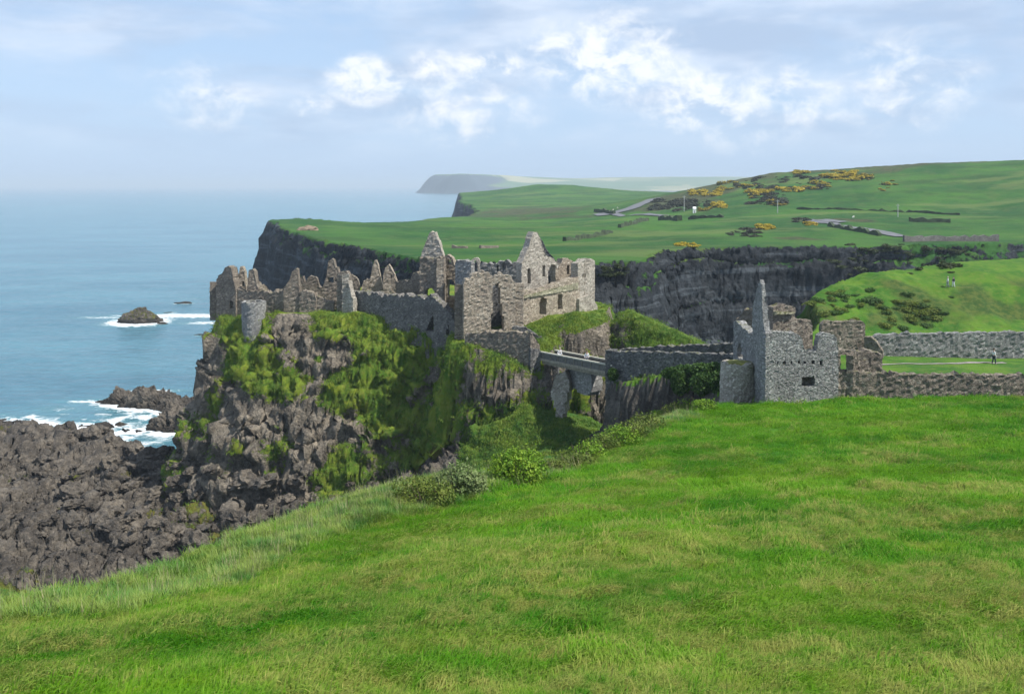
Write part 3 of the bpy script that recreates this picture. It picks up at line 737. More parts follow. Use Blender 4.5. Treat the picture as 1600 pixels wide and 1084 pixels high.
ruin('low_seaward_wall', 'low broken wall behind the round turret along the top of the crag', 'ruined wall', [
    dict(A=(364, 138), B=(446, 135.5), prof=[(364, 456), (372, 452), (384, 455), (400, 455), (411, 453), (424, 459), (429, 453), (436, 456), (446, 452)], base=29, th=1.0, mat=S)])
ruin('pillar_wall', 'upright stone pillar with rounded top standing on the low rim wall', 'ruined wall', [
    dict(A=(443, 135.3), B=(468, 135.3), prof=[(443, 452), (447, 444), (454, 434), (456, 423), (459, 419.5), (464, 419), (466.5, 425), (467.5, 440), (468, 457)], base=29.5, th=1.25, mat=S)])
ruin('stepped_wall', 'stepped grey wall right of the stone pillar ending in a lit ragged edge', 'ruined wall', [
    dict(A=(468, 135), B=(494, 134.6), prof=[(468, 456.5), (480, 455), (492, 457), (494, 466)], base=29.5, th=1.2, mat=S),
    dict(A=(490, 134.9), B=(522, 134.8), prof=[(490, 461), (500, 465), (512, 470), (521, 472)], base=29.5, th=.9, mat=S)])
ruin('rear_wall_fragment', 'ragged wall fragments behind the stepped wall, left of the tall spire', 'ruined wall', [
    dict(A=(468, 143), B=(512, 143), prof=[(468, 434), (471, 432), (474, 434), (476, 443), (479, 438), (482, 432), (491, 432), (496, 436), (498, 446), (503, 452), (507, 440), (512, 436)], base=30, th=1.0, mat=S)])
ruin('window_spire', 'tall jagged spire with an empty window hole beside the square tower stump', 'ruined wall', [
    dict(A=(507, 138), B=(530, 138), prof=[(507, 440), (509.5, 433), (511.5, 420), (511.5, 408), (516, 405.5), (522, 408), (524, 418), (528.5, 420), (530, 428)], base=30, th=1.3, mat=S, holes=[('arch', 513, 521, 432.5, 443)])])
ruin('square_tower_stump', 'square grey tower stump with a bright ragged right edge above the grassy rim', 'ruined tower', [
    dict(A=(526.5, 134), B=(545, 133.6), prof=[(526.5, 428), (531, 425.5), (541, 425.5), (545, 429)], base=29, th=1.0, mat=S),
    dict(name='side_wall', A=(545, 133.3), B=(556, 138.5), prof=[(545, 428), (547, 440), (550, 446), (552, 455), (556, 460)], base=29, th=1.0, mat=SP),  # sunlit right edge painted in by a paler stone than the front
    dict(name='buttress', A=(544, 133), B=(552, 132.6), prof=[(544, 440), (547, 452), (552, 466)], base=29, th=.9, mat=SP)])
ruin('short_wall_stub', 'short wall stub behind the square tower stump', 'ruined wall', [
    dict(A=(546, 141), B=(562, 141), prof=[(546, 432), (551, 431), (558, 433), (561, 443), (562, 450)], base=30, th=1.0, mat=S)])
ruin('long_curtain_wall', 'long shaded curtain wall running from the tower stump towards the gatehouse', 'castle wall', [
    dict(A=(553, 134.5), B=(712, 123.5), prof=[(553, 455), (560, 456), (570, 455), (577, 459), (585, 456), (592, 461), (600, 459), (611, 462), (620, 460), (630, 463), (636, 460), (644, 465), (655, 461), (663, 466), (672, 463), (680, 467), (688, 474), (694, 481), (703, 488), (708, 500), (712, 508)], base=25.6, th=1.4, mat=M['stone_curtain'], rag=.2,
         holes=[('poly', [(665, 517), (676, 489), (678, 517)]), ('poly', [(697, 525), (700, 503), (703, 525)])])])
ruin('slender_pinnacle', 'slender pale pinnacle tapering to a point behind the curtain wall', 'ruined wall', [
    dict(A=(565, 140), B=(602, 140), prof=[(565, 447), (568, 438), (573, 435), (578, 437), (580.5, 428), (583, 410), (586, 407.5), (589.5, 409), (592, 424), (594.5, 436), (597, 445), (602, 452)], base=30.3, th=1.1, mat=SW)])
ruin('pinnacle_with_window', 'broad buff pinnacle with a tiny window, right of the slender one', 'ruined wall', [
    dict(A=(598.5, 139), B=(619.5, 139), prof=[(598.5, 432), (600, 422), (604, 416), (607.5, 412), (610, 415), (613, 424), (617, 432), (619.5, 440)], base=30.3, th=1.2, mat=SW, holes=[('rect', 610, 614, 429, 436)])])
ruin('inner_court_wall', 'plain shaded wall of the inner court left of the gabled tower', 'ruined wall', [
    dict(A=(618, 137), B=(657, 133), prof=[(618, 441), (625, 438), (640, 438), (643, 434), (645, 424), (652, 423), (655, 430), (657, 440)], base=30.3, th=1.0, mat=S)])
ruin('gabled_tower', 'square grey tower topped by a tall pale pointed gable', 'castle tower', [
    dict(A=(655.5, 131.5), B=(693, 130.5), prof=[(655.5, 404), (664, 403), (676, 404), (685, 403), (693, 405)], base=28, th=1.1, mat=S, holes=[('arch', 664, 679, 451, 463)]),
    dict(name='gable', A=(656, 134.5), B=(694, 133.8), prof=[(656.5, 402), (660, 392), (666, 376), (671.5, 363.5), (675, 361), (679, 362.5), (684, 374), (689, 390), (694, 404)], base=37.5, th=1.1, mat=SP, rag=.12),
    dict(name='side_wall', A=(693, 130.5), B=(699, 136.5), prof=[(693, 405), (696, 404), (699, 408)], base=29, th=1.0, mat=SW)])
ruin('broken_arch_wall', 'ragged wall with a gaping arch just right of the gabled tower', 'ruined wall', [
    dict(A=(693, 134), B=(713, 133.4), prof=[(693, 402), (696, 399), (700, 398), (704, 401), (708, 404), (710, 413), (713, 416)], base=29, th=1.1, mat=SW, holes=[('arch', 698, 709, 437, 463), ('rect', 699, 704, 408, 414)])])
ruin('hall_block', 'blocky shaded hall wall standing between the broken arch and the window frame', 'ruined wall', [
    dict(A=(711, 129), B=(736, 128), prof=[(711, 412), (712, 407), (720, 406), (731, 407), (736, 410)], base=29, th=1.2, mat=SG)])
ruin('tall_window_frame', 'narrow wall piece framing one tall empty window above the gatehouse', 'ruined wall', [
    dict(A=(734.5, 131), B=(749.5, 131), prof=[(734.5, 409), (738, 404), (742, 405), (746, 403), (749.5, 406)], base=29.5, th=1.3, mat=SP, holes=[('arch', 738.8, 745.2, 407, 425)])])
ruin('loggia_wall', 'long inner wall with gapped windows between the gatehouse and the great gable', 'ruined wall', [
    dict(A=(748, 138), B=(822, 136), prof=[(748, 412), (755, 410), (765, 412), (777, 411), (780, 407), (792, 408), (797, 409), (800, 412), (810, 408), (818, 411), (822, 409)], base=30, th=1.1, mat=SG, holes=[('rect', 784, 791, 412, 424), ('rect', 776.5, 780, 414, 425)])])
ruin('great_gable', 'tallest pointed gable of the manor house with slit windows and an arch', 'castle gable', [
    dict(A=(815, 127.5), B=(870, 132), prof=[(815, 412), (820, 401), (826, 386), (831, 370), (832.5, 364), (837, 363), (841, 364), (845, 376), (850, 390), (854, 400), (862, 402), (868, 409), (872, 414)], base=30, th=1.2, mat=SP, rag=.13,
         holes=[('arch', 824.5, 830, 419, 443), ('arch', 848, 852.5, 414, 434), ('arch', 857.5, 872, 413, 447)]),
    dict(name='rear_gable', A=(836, 139), B=(880, 139), prof=[(836, 372), (842, 369), (848, 379), (856, 391), (864, 402), (872, 412), (880, 416)], base=31, th=1.0, mat=SD)])
ruin('crumbled_range', 'crumbled curving wall remains between the great gable and the end tower', 'ruined wall', [
    dict(A=(868, 136), B=(905, 139), prof=[(868, 416), (873, 419), (877, 411), (879, 405), (884, 404), (888, 406), (893, 405), (897, 409), (899, 415), (905, 411)], base=31, th=1.2, mat=SW, holes=[('arch', 886, 891, 414, 430), ('rect', 897, 900, 421, 430)]),
    dict(name='inner_wall', A=(872, 141), B=(903, 142), prof=[(872, 415), (885, 407), (903, 412)], base=31, th=.9, mat=SG)])
ruin('long_sunlit_wall', 'long sunlit buff wall with two arched windows above the grassy rocks', 'castle wall', [
    dict(A=(804, 120.5), B=(906, 133), prof=[(804, 458), (814, 457), (825, 455), (840, 453.5), (853, 450), (866, 445.5), (872, 442), (882, 440), (893, 436), (906, 433)], base=28.5, th=1.3, mat=SW, rag=.1,
         holes=[('arch', 843.5, 854, 464, 494), ('arch', 871, 879.5, 458, 484)]),
    dict(name='string_course', A=(806, 120.3), B=(904, 132.6), prof=[(806, 466), (904, 441)], base=34.7, th=.5, mat=M['coping'], rag=.03)])
ruin('end_tower', 'flared corner tower with a small square window at the landward end', 'castle tower', [
    dict(A=(903, 132.7), B=(929.5, 136), prof=[(903, 412), (908, 408), (916, 406), (923, 405), (929.5, 406)], base=29, th=1.3, mat=SP, holes=[('rect', 909.5, 915, 427, 434.5)]),
    dict(name='side_wall', A=(929.5, 136.3), B=(929.5, 144), prof=[(929.3, 406), (929.7, 412)], base=29, th=1, mat=SW) if False else
    dict(name='side_wall', A=(903, 134), B=(902, 143), prof=[(903, 412), (902, 416)], base=30, th=1, mat=SW),
    dict(name='foot', A=(905, 132.0), B=(934, 135.5), prof=[(905, 468), (918, 461), (926, 463), (930, 470), (934, 482)], base=29, th=1.3, mat=SP)])
gh = ruin('gatehouse', 'tall taupe gatehouse front with a keyhole-shaped dark gap', 'gatehouse', [
    dict(A=(724.5, 117.5), B=(805.5, 119), prof=[(724.5, 446), (727, 438), (732, 434), (739, 429), (746, 425), (753, 423), (762, 424), (767, 430), (773, 435), (777, 430), (782, 427), (790, 430), (797, 430), (801, 438), (805.5, 441)], base=28.8, th=1.5, mat=M['stone_warm'], cell=.25,
         holes=[('poly', [(769, 489), (769, 460), (771, 447), (776, 443), (780, 447), (782, 470), (786, 489), (788, 517), (767, 517), (766, 498)])]),
    dict(name='side_wall', A=(724.8, 118.5), B=(729, 129), prof=[(724.8, 446), (729, 452)], base=28.5, th=1.2, mat=S),
    dict(name='inner_wall', A=(758, 124), B=(797, 124.5), prof=[(758, 450), (797, 450)], base=28.8, th=.8, mat=SD),  # dark wall added behind the gap so the opening reads as shade
    dict(name='return_wall', A=(805, 119.5), B=(803, 127), prof=[(805.5, 442), (803, 450)] if False else [(803, 452), (805, 444)], base=29, th=1.1, mat=SW)])
ruin('gate_forewall', 'low battered forewall curving round below the gatehouse to the bridge', 'castle wall', [
    dict(A=(726, 114.6), B=(829, 111.6), prof=[(726, 524), (735, 521), (745, 522), (760, 519), (775, 520), (790, 518), (810, 519), (829, 522)], base=26, th=1.0, mat=S),
    dict(name='return_wall', A=(828.5, 111.5), B=(844, 112.2), prof=[(828.5, 521), (836, 528), (840, 540), (842, 556), (844, 575)] if False else [(828.5, 521), (834, 524), (839, 532), (844, 543)], base=20, th=.9, mat=S),
    dict(name='pier', A=(829, 111.2), B=(845, 111.8), prof=[(829, 545), (845, 545)], base=18, th=2.4, mat=SD),
    dict(name='rear_parapet', A=(800, 117.5), B=(856, 117.2), prof=[(800, 512), (815, 510), (828, 515), (840, 522), (850, 530), (856, 541)], base=27.5, th=.7, mat=SD)])

# round turret on the rim
def ring_wall(name, cx, cy, r0, r1, z0, z1, th, mat, parent, broken=.25, seg=40, a0=0, a1=2 * math.pi, batter=0):
    V = []; Fc = []; nz = max(2, int((z1 - z0) / .35)); closed = (a1 - a0) > 6.2
    n = seg if closed else seg + 1
    for s in (1, -1):
        for i in range(n):
            a = a0 + (a1 - a0) * i / seg
            top = z1 + mnoise.noise(Vector((math.cos(a) * 2, math.sin(a) * 2, cx))) * broken * 2 + WR.normal() * broken * .25
            for j in range(nz + 1):
                z = z0 + (top - z0) * j / nz; r = r0 + (r1 - r0) * j / nz + WR.normal() * .035
                if s < 0: r -= th
                V.append((cx + r * math.cos(a), cy + r * math.sin(a), z))
    m_ = nz + 1
    cnt = seg
    for i in range(cnt):
        k = (i + 1) % n
        for j in range(nz):
            Fc.append((i * m_ + j, k * m_ + j, k * m_ + j + 1, i * m_ + j + 1))
            o = n * m_
            Fc.append((o + k * m_ + j, o + i * m_ + j, o + i * m_ + j + 1, o + k * m_ + j + 1))
        Fc.append((i * m_ + nz, k * m_ + nz, n * m_ + k * m_ + nz, n * m_ + i * m_ + nz))
    if not closed:
        o = n * m_
        for i in (0, n - 1):
            for j in range(nz): Fc.append((i * m_ + j, i * m_ + j + 1, o + i * m_ + j + 1, o + i * m_ + j))
    me = bpy.data.meshes.new(name); me.from_pydata(V, [], Fc); me.update()
    bm = bmesh.new(); bm.from_mesh(me); bmesh.ops.recalc_face_normals(bm, faces=bm.faces); bm.to_mesh(me); bm.free()
    return link(name, me, mat, parent)
tr = empty('round_turret', (PX(396, 133.5), 133.5, 27), 'squat round turret clinging to the grassy rim at the left of the crag', 'turret')
ring_wall('drum', PX(396.5, 133.5), 133.5, 1.62, 1.78, 26.5, PZ(473, 132), .5, SG, tr, .12)
bm = bmesh.new(); bmesh.ops.create_cone(bm, cap_ends=True, segments=24, radius1=1.3, radius2=1.3, depth=.2)
for v in bm.verts: v.co += Vector((PX(396.5, 133.5), 133.5, PZ(475, 133) - .5))
me = bpy.data.meshes.new('rubble_fill'); bm.to_mesh(me); bm.free(); link('rubble_fill', me, S, tr)

# --- bridge and causeway
def box_between(name, p, q, w_, h_, mat, parent, up=0.0):
    """a squared beam from p to q, w_ wide and h_ deep, top at the given points"""
    p, q = Vector(p), Vector(q); e = (q - p); L = e.length; e.normalize(); s = Vector((-e.y, e.x, 0)).normalized() * w_ / 2; u = Vector((0, 0, h_))
    V = []
    for c in (p, q):
        V += [c - s - u, c + s - u, c + s, c - s]
    Fc = [(0, 1, 2, 3), (7, 6, 5, 4), (0, 4, 5, 1), (1, 5, 6, 2), (2, 6, 7, 3), (3, 7, 4, 0)]
    me = bpy.data.meshes.new(name); me.from_pydata([tuple(v) for v in V], [], Fc); me.update()
    bm = bmesh.new(); bm.from_mesh(me); bmesh.ops.recalc_face_normals(bm, faces=bm.faces)
    bmesh.ops.bevel(bm, geom=bm.edges, offset=min(w_, h_) * .08, segments=1); bm.to_mesh(me); bm.free()
    return link(name, me, mat, parent)
def plain(name, c, rough=.8, metal=0, var=.25, scale=3):
    m, t = new_mat(name); p = worldpos(t)
    col = t.mix(t.ramp(t.noise(p, scale, 5, .6), .3, .7), tuple(x * (1 - var) for x in c), tuple(min(1, x * (1 + var)) for x in c))
    finish(t, t.new('ShaderNodeBsdfPrincipled', ins={'Base Color': col, 'Roughness': rough, 'Metallic': metal}).outputs[0]); return m
M['timber'] = plain('weathered_timber', (.48, .46, .37)); M['deckwood'] = plain('deck_boards', (.23, .21, .165)); M['iron'] = plain('galvanised_rail', (.16, .17, .16), .5, .2)
bl0, bl1 = Vector(P(843, 549, 112.0)) - Vector((0, 0, .8)), Vector(P(958, 571, 98.0)) - Vector((0, 0, .8))       # near edge of the deck
sd_ = Vector((bl1.y - bl0.y, -(bl1.x - bl0.x), 0)).normalized(); sd_ = -sd_ if sd_.y < 0 else sd_
WB = 2.3
br = empty('footbridge', tuple((bl0 + bl1) / 2 - Vector((0, 0, 1))), 'straight timber footbridge with pale edge beams spanning the chasm', 'bridge')
mid0, mid1 = bl0 + sd_ * WB / 2, bl1 + sd_ * WB / 2
nb = 44
for k, (nm, off) in enumerate((('edge_beam', 0.0), ('edge_beam', WB))):
    box_between(nm, bl0 + sd_ * off, bl1 + sd_ * off, .26, .30, M['deckwood'], br)
for off in (.5, WB - .5):
    box_between('girder', bl0 + sd_ * off - Vector((0, 0, .2)), bl1 + sd_ * off - Vector((0, 0, .2)), .28, .55, M['deckwood'], br)
plank = None
for i in range(nb):
    f0 = (i + .5) / nb; c = mid0.lerp(mid1, f0)
    if plank is None:
        bm = bmesh.new(); bmesh.ops.create_cube(bm, size=1)
        for v in bm.verts: v.co = Vector((v.co.x * (WB - .3), v.co.y * ((bl1 - bl0).length / nb - .025), v.co.z * .06))
        plank = bpy.data.meshes.new('deck_plank'); bm.to_mesh(plank); bm.free(); plank.materials.append(M['deckwood'])
    o = bpy.data.objects.new('deck_plank', plank); COL.objects.link(o); o.parent = br
    e = (bl1 - bl0).normalized()
    o.matrix_basis = Matrix.Translation(c - Vector((0, 0, .12)) - br.location) @ Matrix((sd_, e, e.cross(sd_) * -1)).transposed().to_4x4()
M['parapet'] = plain('bridge_parapet_boards', (.105, .105, .095), .85, 0, .3, 4)
for off in (.06, WB - .06):
    box_between('parapet_panel', bl0 + sd_ * off + Vector((0, 0, .70)), bl1 + sd_ * off + Vector((0, 0, .70)), .08, .70, M['parapet'], br)
    box_between('cap_rail', bl0 + sd_ * off + Vector((0, 0, .84)), bl1 + sd_ * off + Vector((0, 0, .84)), .26, .14, M['timber'], br)
    for i in range(9):
        c = (bl0 + sd_ * (off + (-.09 if off < 1 else .09))).lerp(bl1 + sd_ * (off + (-.09 if off < 1 else .09)), (i + .5) / 9)
        box_between('parapet_post', c + Vector((0, -.04, .70)), c + Vector((0, .04, .70)), .08, .9, M['deckwood'], br)
# remains of the old arch under the bridge
ar = empty('old_arch_pier', P(875, 645, 107), 'crumbling sunlit stone pier of the old arch under the footbridge', 'ruined pier')
wall_part('pier', (861, 107.2), (890, 106.4), [(861, 612), (864, 598), (868, 588), (876, 582), (882, 583), (887, 590), (890, 597)], 19, 1.9, mat=SP, parent=ar, holes=[('poly', [(879, 720), (881, 640), (891, 602), (905, 720)]), ('poly', [(850, 720), (856, 612), (866, 632), (872, 720)])], rag=.3)
ar2 = empty('old_arch_haunch', P(905, 615, 106.5), 'shaded grey haunch of the old arch hanging behind the sunlit pier', 'ruined arch')
wall_part('haunch', (884, 108.5), (924, 104), [(884, 571), (900, 572), (915, 574), (924, 577)], 21, 1.6, mat=SG, parent=ar2, holes=[('poly', [(880, 700), (880, 596), (888, 598), (897, 608), (915, 619), (926, 612), (932, 700)])], rag=.2)
ruin('bridge_abutment', 'dark recessed abutment wall at the castle end of the footbridge', 'abutment', [
    dict(A=(843, 113.5), B=(872, 113.0), prof=[(843, 556), (872, 560)], base=19, th=1.0, mat=SD)])
ruin('causeway_wall', 'long dark causeway wall with mossy top leading to the footbridge', 'causeway wall', [
    dict(A=(956, 98), B=(1147, 87), prof=[(956, 549), (975, 549), (1000, 549), (1040, 551), (1080, 551), (1120, 553), (1147, 553)], base=25.5, th=.8, mat=SD, rag=.07),
    dict(name='coping', A=(956, 97.9), B=(1147, 86.9), prof=[(956, 546.5), (1000, 546.5), (1040, 548.5), (1080, 548.5), (1120, 550.5), (1147, 550.5)], base=31.8, th=.95, mat=M['coping'], rag=.1) if False else
    dict(name='return_wall', A=(957, 98.3), B=(966, 101.5), prof=[(957, 549), (966, 546)], base=26, th=.8, mat=SD)])
ruin('rear_causeway_wall', 'second lower causeway wall with lichened top behind the first', 'causeway wall', [
    dict(A=(968, 102), B=(1148, 92), prof=[(968, 545), (1000, 543), (1040, 541), (1080, 539), (1120, 538), (1148, 537)], base=28, th=.8, mat=SD, rag=.1)])

# ------------------------------------------------------------------ ruined mainland gate court
ruin('gatehouse_gable', 'tall spike of gable wall seen almost edge-on, its broken right edge lit', 'ruined gable', [
    dict(A=(1197, 72.3), B=(1176, 76.5), prof=[(1176, 482), (1179, 470), (1183, 453), (1187, 440), (1189, 438), (1190.2, 446), (1191.6, 470), (1193, 495), (1194.6, 518), (1197, 521)], base=31.2, th=.6, mat=SG, cell=.22, rag=.05)])
_g = next(o for o in bpy.data.objects if o.parent and o.parent.name == 'gatehouse_gable')
_x0 = min(v.co.x for v in _g.data.vertices)
for v in _g.data.vertices:
    if v.co.z > 35.5: v.co.x -= (v.co.x - PX(1189, 73.8) + .05) * min(.55, (v.co.z - 35.5) * .085) if v.co.x > PX(1189, 73.8) - .05 else 0
put = [('rect', x - 2.1, x + 2.1, 564.4, 569.6) for x in (1205.3, 1215, 1226.6, 1237.2, 1247.9, 1258, 1271, 1282.4)]
ruin('court_front_wall', 'pale grey front wall with a row of small square beam holes', 'ruined wall', [
    dict(A=(1197, 72.2), B=(1312, 72.6), prof=[(1196, 522), (1203, 520), (1210, 519), (1225, 519), (1237, 520), (1247, 522), (1253, 528), (1255, 545), (1262, 549), (1270, 548), (1277, 548), (1279, 528), (1283, 522), (1292, 520), (1300, 523), (1307, 526), (1310, 545)], base=31.3, th=.8, mat=SG, relief=.015, cell=.13, rag=.06,
         holes=put + [('rect', 1252, 1272, 588, 603)]),
    dict(name='niche_back', A=(1248, 73.3), B=(1277, 73.3), prof=[(1248, 580), (1277, 580)], base=31.5, th=.2, mat=S, cell=.25, rag=.03),
    dict(name='window_wall', A=(1310, 72.8), B=(1340, 73.0), prof=[(1310, 545), (1318, 548), (1326, 547), (1334, 549), (1340, 552)], base=31.3, th=.75, mat=S, cell=.2, rag=.06, holes=[('rect', 1312.5, 1333.5, 554, 581)])])
ruin('court_inner_wall', 'stepped stone wall with a ledged top behind the lit gable spike', 'ruined wall', [
    dict(A=(1208, 79), B=(1243, 79.5), prof=[(1208, 480), (1213, 478), (1221, 475), (1230, 478), (1238, 478), (1243, 480)], base=31.2, th=.9, mat=S, cell=.24, rag=.09),
    dict(name='ledge', A=(1211, 78.7), B=(1243, 79.2), prof=[(1211, 487), (1243, 488)], base=PZ(491, 79), th=.5, mat=M['coping'], cell=.24, rag=.03),
    dict(name='lower_wall', A=(1243, 79.6), B=(1270, 80), prof=[(1243, 500), (1250, 499), (1260, 499), (1267, 501), (1270, 508)], base=31.2, th=.9, mat=S, cell=.24, rag=.07)])
ruin('court_rear_wall', 'square-topped rear wall of the gate court, right of the stepped wall', 'ruined wall', [
    dict(A=(1284, 103), B=(1352, 103), prof=[(1284, 508), (1288, 503), (1292, 501), (1310, 503), (1330, 502), (1349, 502), (1352, 506)], base=30.3, th=.9, mat=S, cell=.24, rag=.08),
    dict(name='end_wall', A=(1350, 102), B=(1379, 101), prof=[(1350, 527), (1360, 526), (1366, 532), (1373, 541), (1379, 548)], base=30.3, th=.8, mat=S, cell=.24, rag=.1)])
ruin('court_side_block', 'low square block of wall beside the open window over the lawn', 'ruined wall', [
    dict(A=(1335, 76.5), B=(1379, 76.5), prof=[(1335, 553), (1340, 549), (1352, 547), (1364, 549), (1372, 550), (1379, 554)], base=31.2, th=1.2, mat=S, cell=.24, rag=.08),
    dict(name='side_wall', A=(1335.5, 76.6), B=(1334, 74), prof=[(1333, 555), (1336, 552)], base=31.2, th=.5, mat=S, cell=.24)])
ruin('low_field_wall', 'long low rubble wall along the top of the meadow', 'stone wall', [
    dict(A=(1290, 72.7), B=(1900, 70.5), prof=[(1290, 580), (1310, 581), (1340, 582), (1370, 583), (1400, 584), (1430, 585), (1460, 586), (1500, 585), (1550, 586), (1620, 588), (1900, 590)], base=31.6, th=.75, mat=S, cell=.24, rag=.12)])
ruin('lawn_back_wall', 'long grey rubble wall at the far side of the lawn', 'stone wall', [
    dict(A=(1362, 106), B=(1900, 103), prof=[(1362, 528), (1372, 523), (1400, 522), (1450, 521), (1500, 520), (1560, 519), (1700, 518), (1900, 517)], base=29.4, th=.8, mat=SG, rag=.09)])
ruin('court_west_wall', 'shaded wall with sloping top and small arch left of the gable spike', 'ruined wall', [
    dict(A=(1146, 86), B=(1172, 80), prof=[(1146, 503), (1149, 500), (1156, 507), (1163, 513), (1170, 520), (1172, 523)], base=30.5, th=.8, mat=SG, rag=.07, holes=[('arch', 1152, 1160, 541, 559)]),
    dict(name='rear_wall', A=(1150, 89), B=(1178, 88), prof=[(1150, 499), (1156, 494), (1161, 490), (1163, 482), (1170, 481), (1178, 482)], base=31, th=.8, mat=S, rag=.09),
    dict(name='link_wall', A=(1172, 80), B=(1181, 76.6), prof=[(1172, 523), (1181, 520)], base=31, th=.7, mat=SG, rag=.08)])
tr = empty('moss_topped_bastion', (PX(1152, 77), 77, 31), 'rounded rubble bastion with yellow moss on top beside the dark gap', 'bastion')
ring_wall('drum', PX(1153, 77), 77, 1.62, 1.45, 29.5, PZ(566, 77), .55, SP, tr, .10, seg=34)
bm = bmesh.new(); bmesh.ops.create_uvsphere(bm, u_segments=20, v_segments=8, radius=1)
for v in bm.verts:
    n_ = 1 + .18 * mnoise.noise(v.co * 3); v.co = Vector((PX(1153, 77) + v.co.x * 1.4 * n_, 77 + v.co.y * 1.4 * n_, PZ(568, 77) - .15 + max(v.co.z, -.3) * .42 * n_))
me = bpy.data.meshes.new('moss_cap'); bm.to_mesh(me); bm.free()
M['moss'] = plain('yellow_moss', (.17, .17, .03), .95, 0, .45, 2.2); link('moss_cap', me, M['moss'], tr, True)

# ------------------------------------------------------------------ skerries and boulders
def rock_mesh(name, a, b, h, seed, sub=4, rough=.3, spiky=0, cut=-.35):
    bm = bmesh.new(); bmesh.ops.create_icosphere(bm, subdivisions=sub, radius=1)
    co = np.array([v.co for v in bm.verts]); x, y, z = co.T
    o = seed * 13.7
    n = fbm(x + o, y, z, .9, 5) * rough + (worley(x + o, y, z, .42)[2] - .5) * rough * .55
    if spiky: n = n + fbm(x * a / 2 + o, y, z * .6, .5, 3, ridged=True) * spiky
    k = 1 + n; nz = np.where(z < cut, cut, z)
    zz = nz * h * np.where(nz > 0, k * (1 + (fbm(x * a / h + o, y * b / h, z * 0, .9, 3) * spiky * 2.2)), 1)
    P_ = np.stack([x * k * a, y * k * b, zz], 1)
    for v, c in zip(bm.verts, P_): v.co = Vector(c)
    me = bpy.data.meshes.new(name); bm.to_mesh(me); bm.free(); return me
labs = ['domed green-topped skerry ringed with surf, largest rock out at sea', 'small flat rock just right of the domed skerry', 'seaward end of the jagged reef, nearest to the surf', 'middle hump of the jagged reef below the crag',
        'jagged reef rock touching the foot of the crag', 'dark rock between the jagged reef and the shore', 'small dark rock farthest out in the surf', 'tiny dark rock close beside the crag in the water', 'low wave-washed rock above the domed skerry']
M['skerry'] = M['shore']
for i, (kx, ky, a, b, h, t_) in enumerate(SK):
    me = rock_mesh('sea_rock', a, b, h, i + 1, 5 if h > 2 else 3, .42, .14 if t_ != 'jagged' else .45)
    o = link('sea_rock', me, M['skerry']); o.location = (kx, ky, -.3); tag(o, labs[i], 'rock', kind='thing')
    at = me.attributes.new('veg', 'FLOAT', 'POINT'); at.data.foreach_set('value', np.array([(.42 * (v.co.z > h * .45) if t_ == 'whaleback' else -.3) for v in me.vertices], np.float32))
# loose boulders: on the shore and the rocky skirt of the crag
bmesh_list = []
for k in range(7):
    me = rock_mesh('boulder', 1, .8, .75, 40 + k, 3, .75, .3, -.6); me.materials.append(M['shore'])
    at = me.attributes.new('veg', 'FLOAT', 'POINT'); at.data.foreach_set('value', np.full(len(me.vertices), -.5, np.float32)); bmesh_list.append(me)
R2 = random.Random(5)
ORD = 'first second third fourth fifth sixth seventh eighth ninth tenth eleventh twelfth thirteenth fourteenth fifteenth sixteenth seventeenth eighteenth nineteenth'.split()
TENS = 'twentieth thirtieth fortieth fiftieth sixtieth seventieth eightieth ninetieth'.split(); TEN = 'twenty thirty forty fifty sixty seventy eighty ninety'.split()
def nth(i):
    return ORD[i] if i < 19 else (TENS[(i + 1) // 10 - 2] if (i + 1) % 10 == 0 else TEN[(i + 1) // 10 - 2] + '-' + ORD[(i + 1) % 10 - 1])
def in_order(objs, text, place):
    objs.sort(key=lambda o: o.location.x / o.location.y)
    for i, o in enumerate(objs): o['label'] = '%s, %s from the left %s' % (text, nth(i), place)
nb_ = 0; BO = {}
while nb_ < 150:
    px, py = R2.uniform(60, 560), R2.uniform(670, 860)
    h = sight(px, py)
    if h is None or h.y < 100 or h.z > 12: continue
    s_ = 0.4 + R2.random() ** 3 * 1.3
    o = bpy.data.objects.new('boulder', bmesh_list[nb_ % 7]); COL.objects.link(o)
    o.location = (h.x, h.y, h.z + s_ * .1); o.scale = (s_ * R2.uniform(.8, 1.3), s_, s_ * R2.uniform(.7, 1.1)); o.rotation_euler = (R2.uniform(-.3, .3), R2.uniform(-.3, .3), R2.uniform(0, 6.3))
    tag(o, 'dark weathered boulder lying among the shore rocks below the crag', 'boulder', 'boulders on the shore rocks', 'thing'); nb_ += 1
    BO.setdefault((('small' if s_ < .75 else 'large'), 'along the water side' if h.y > 152 else ('on the middle shore rocks' if px < 300 else 'at the foot of the crag') if h.y > 124 else 'nearest the meadow'), []).append(o)
for (a_, b_), l_ in BO.items(): in_order(l_, a_ + ' dark boulder', b_)
o = link('outcrop', rock_mesh('outcrop', 4.2, 2, 1.7, 77, 4, .35, .1), plain('brown_outcrop', (.20, .15, .10))); h = sight(480, 360); o.location = h or P(480, 360, 385)
tag(o, 'low brown rock outcrop on the tip of the green promontory', 'rock', kind='thing')

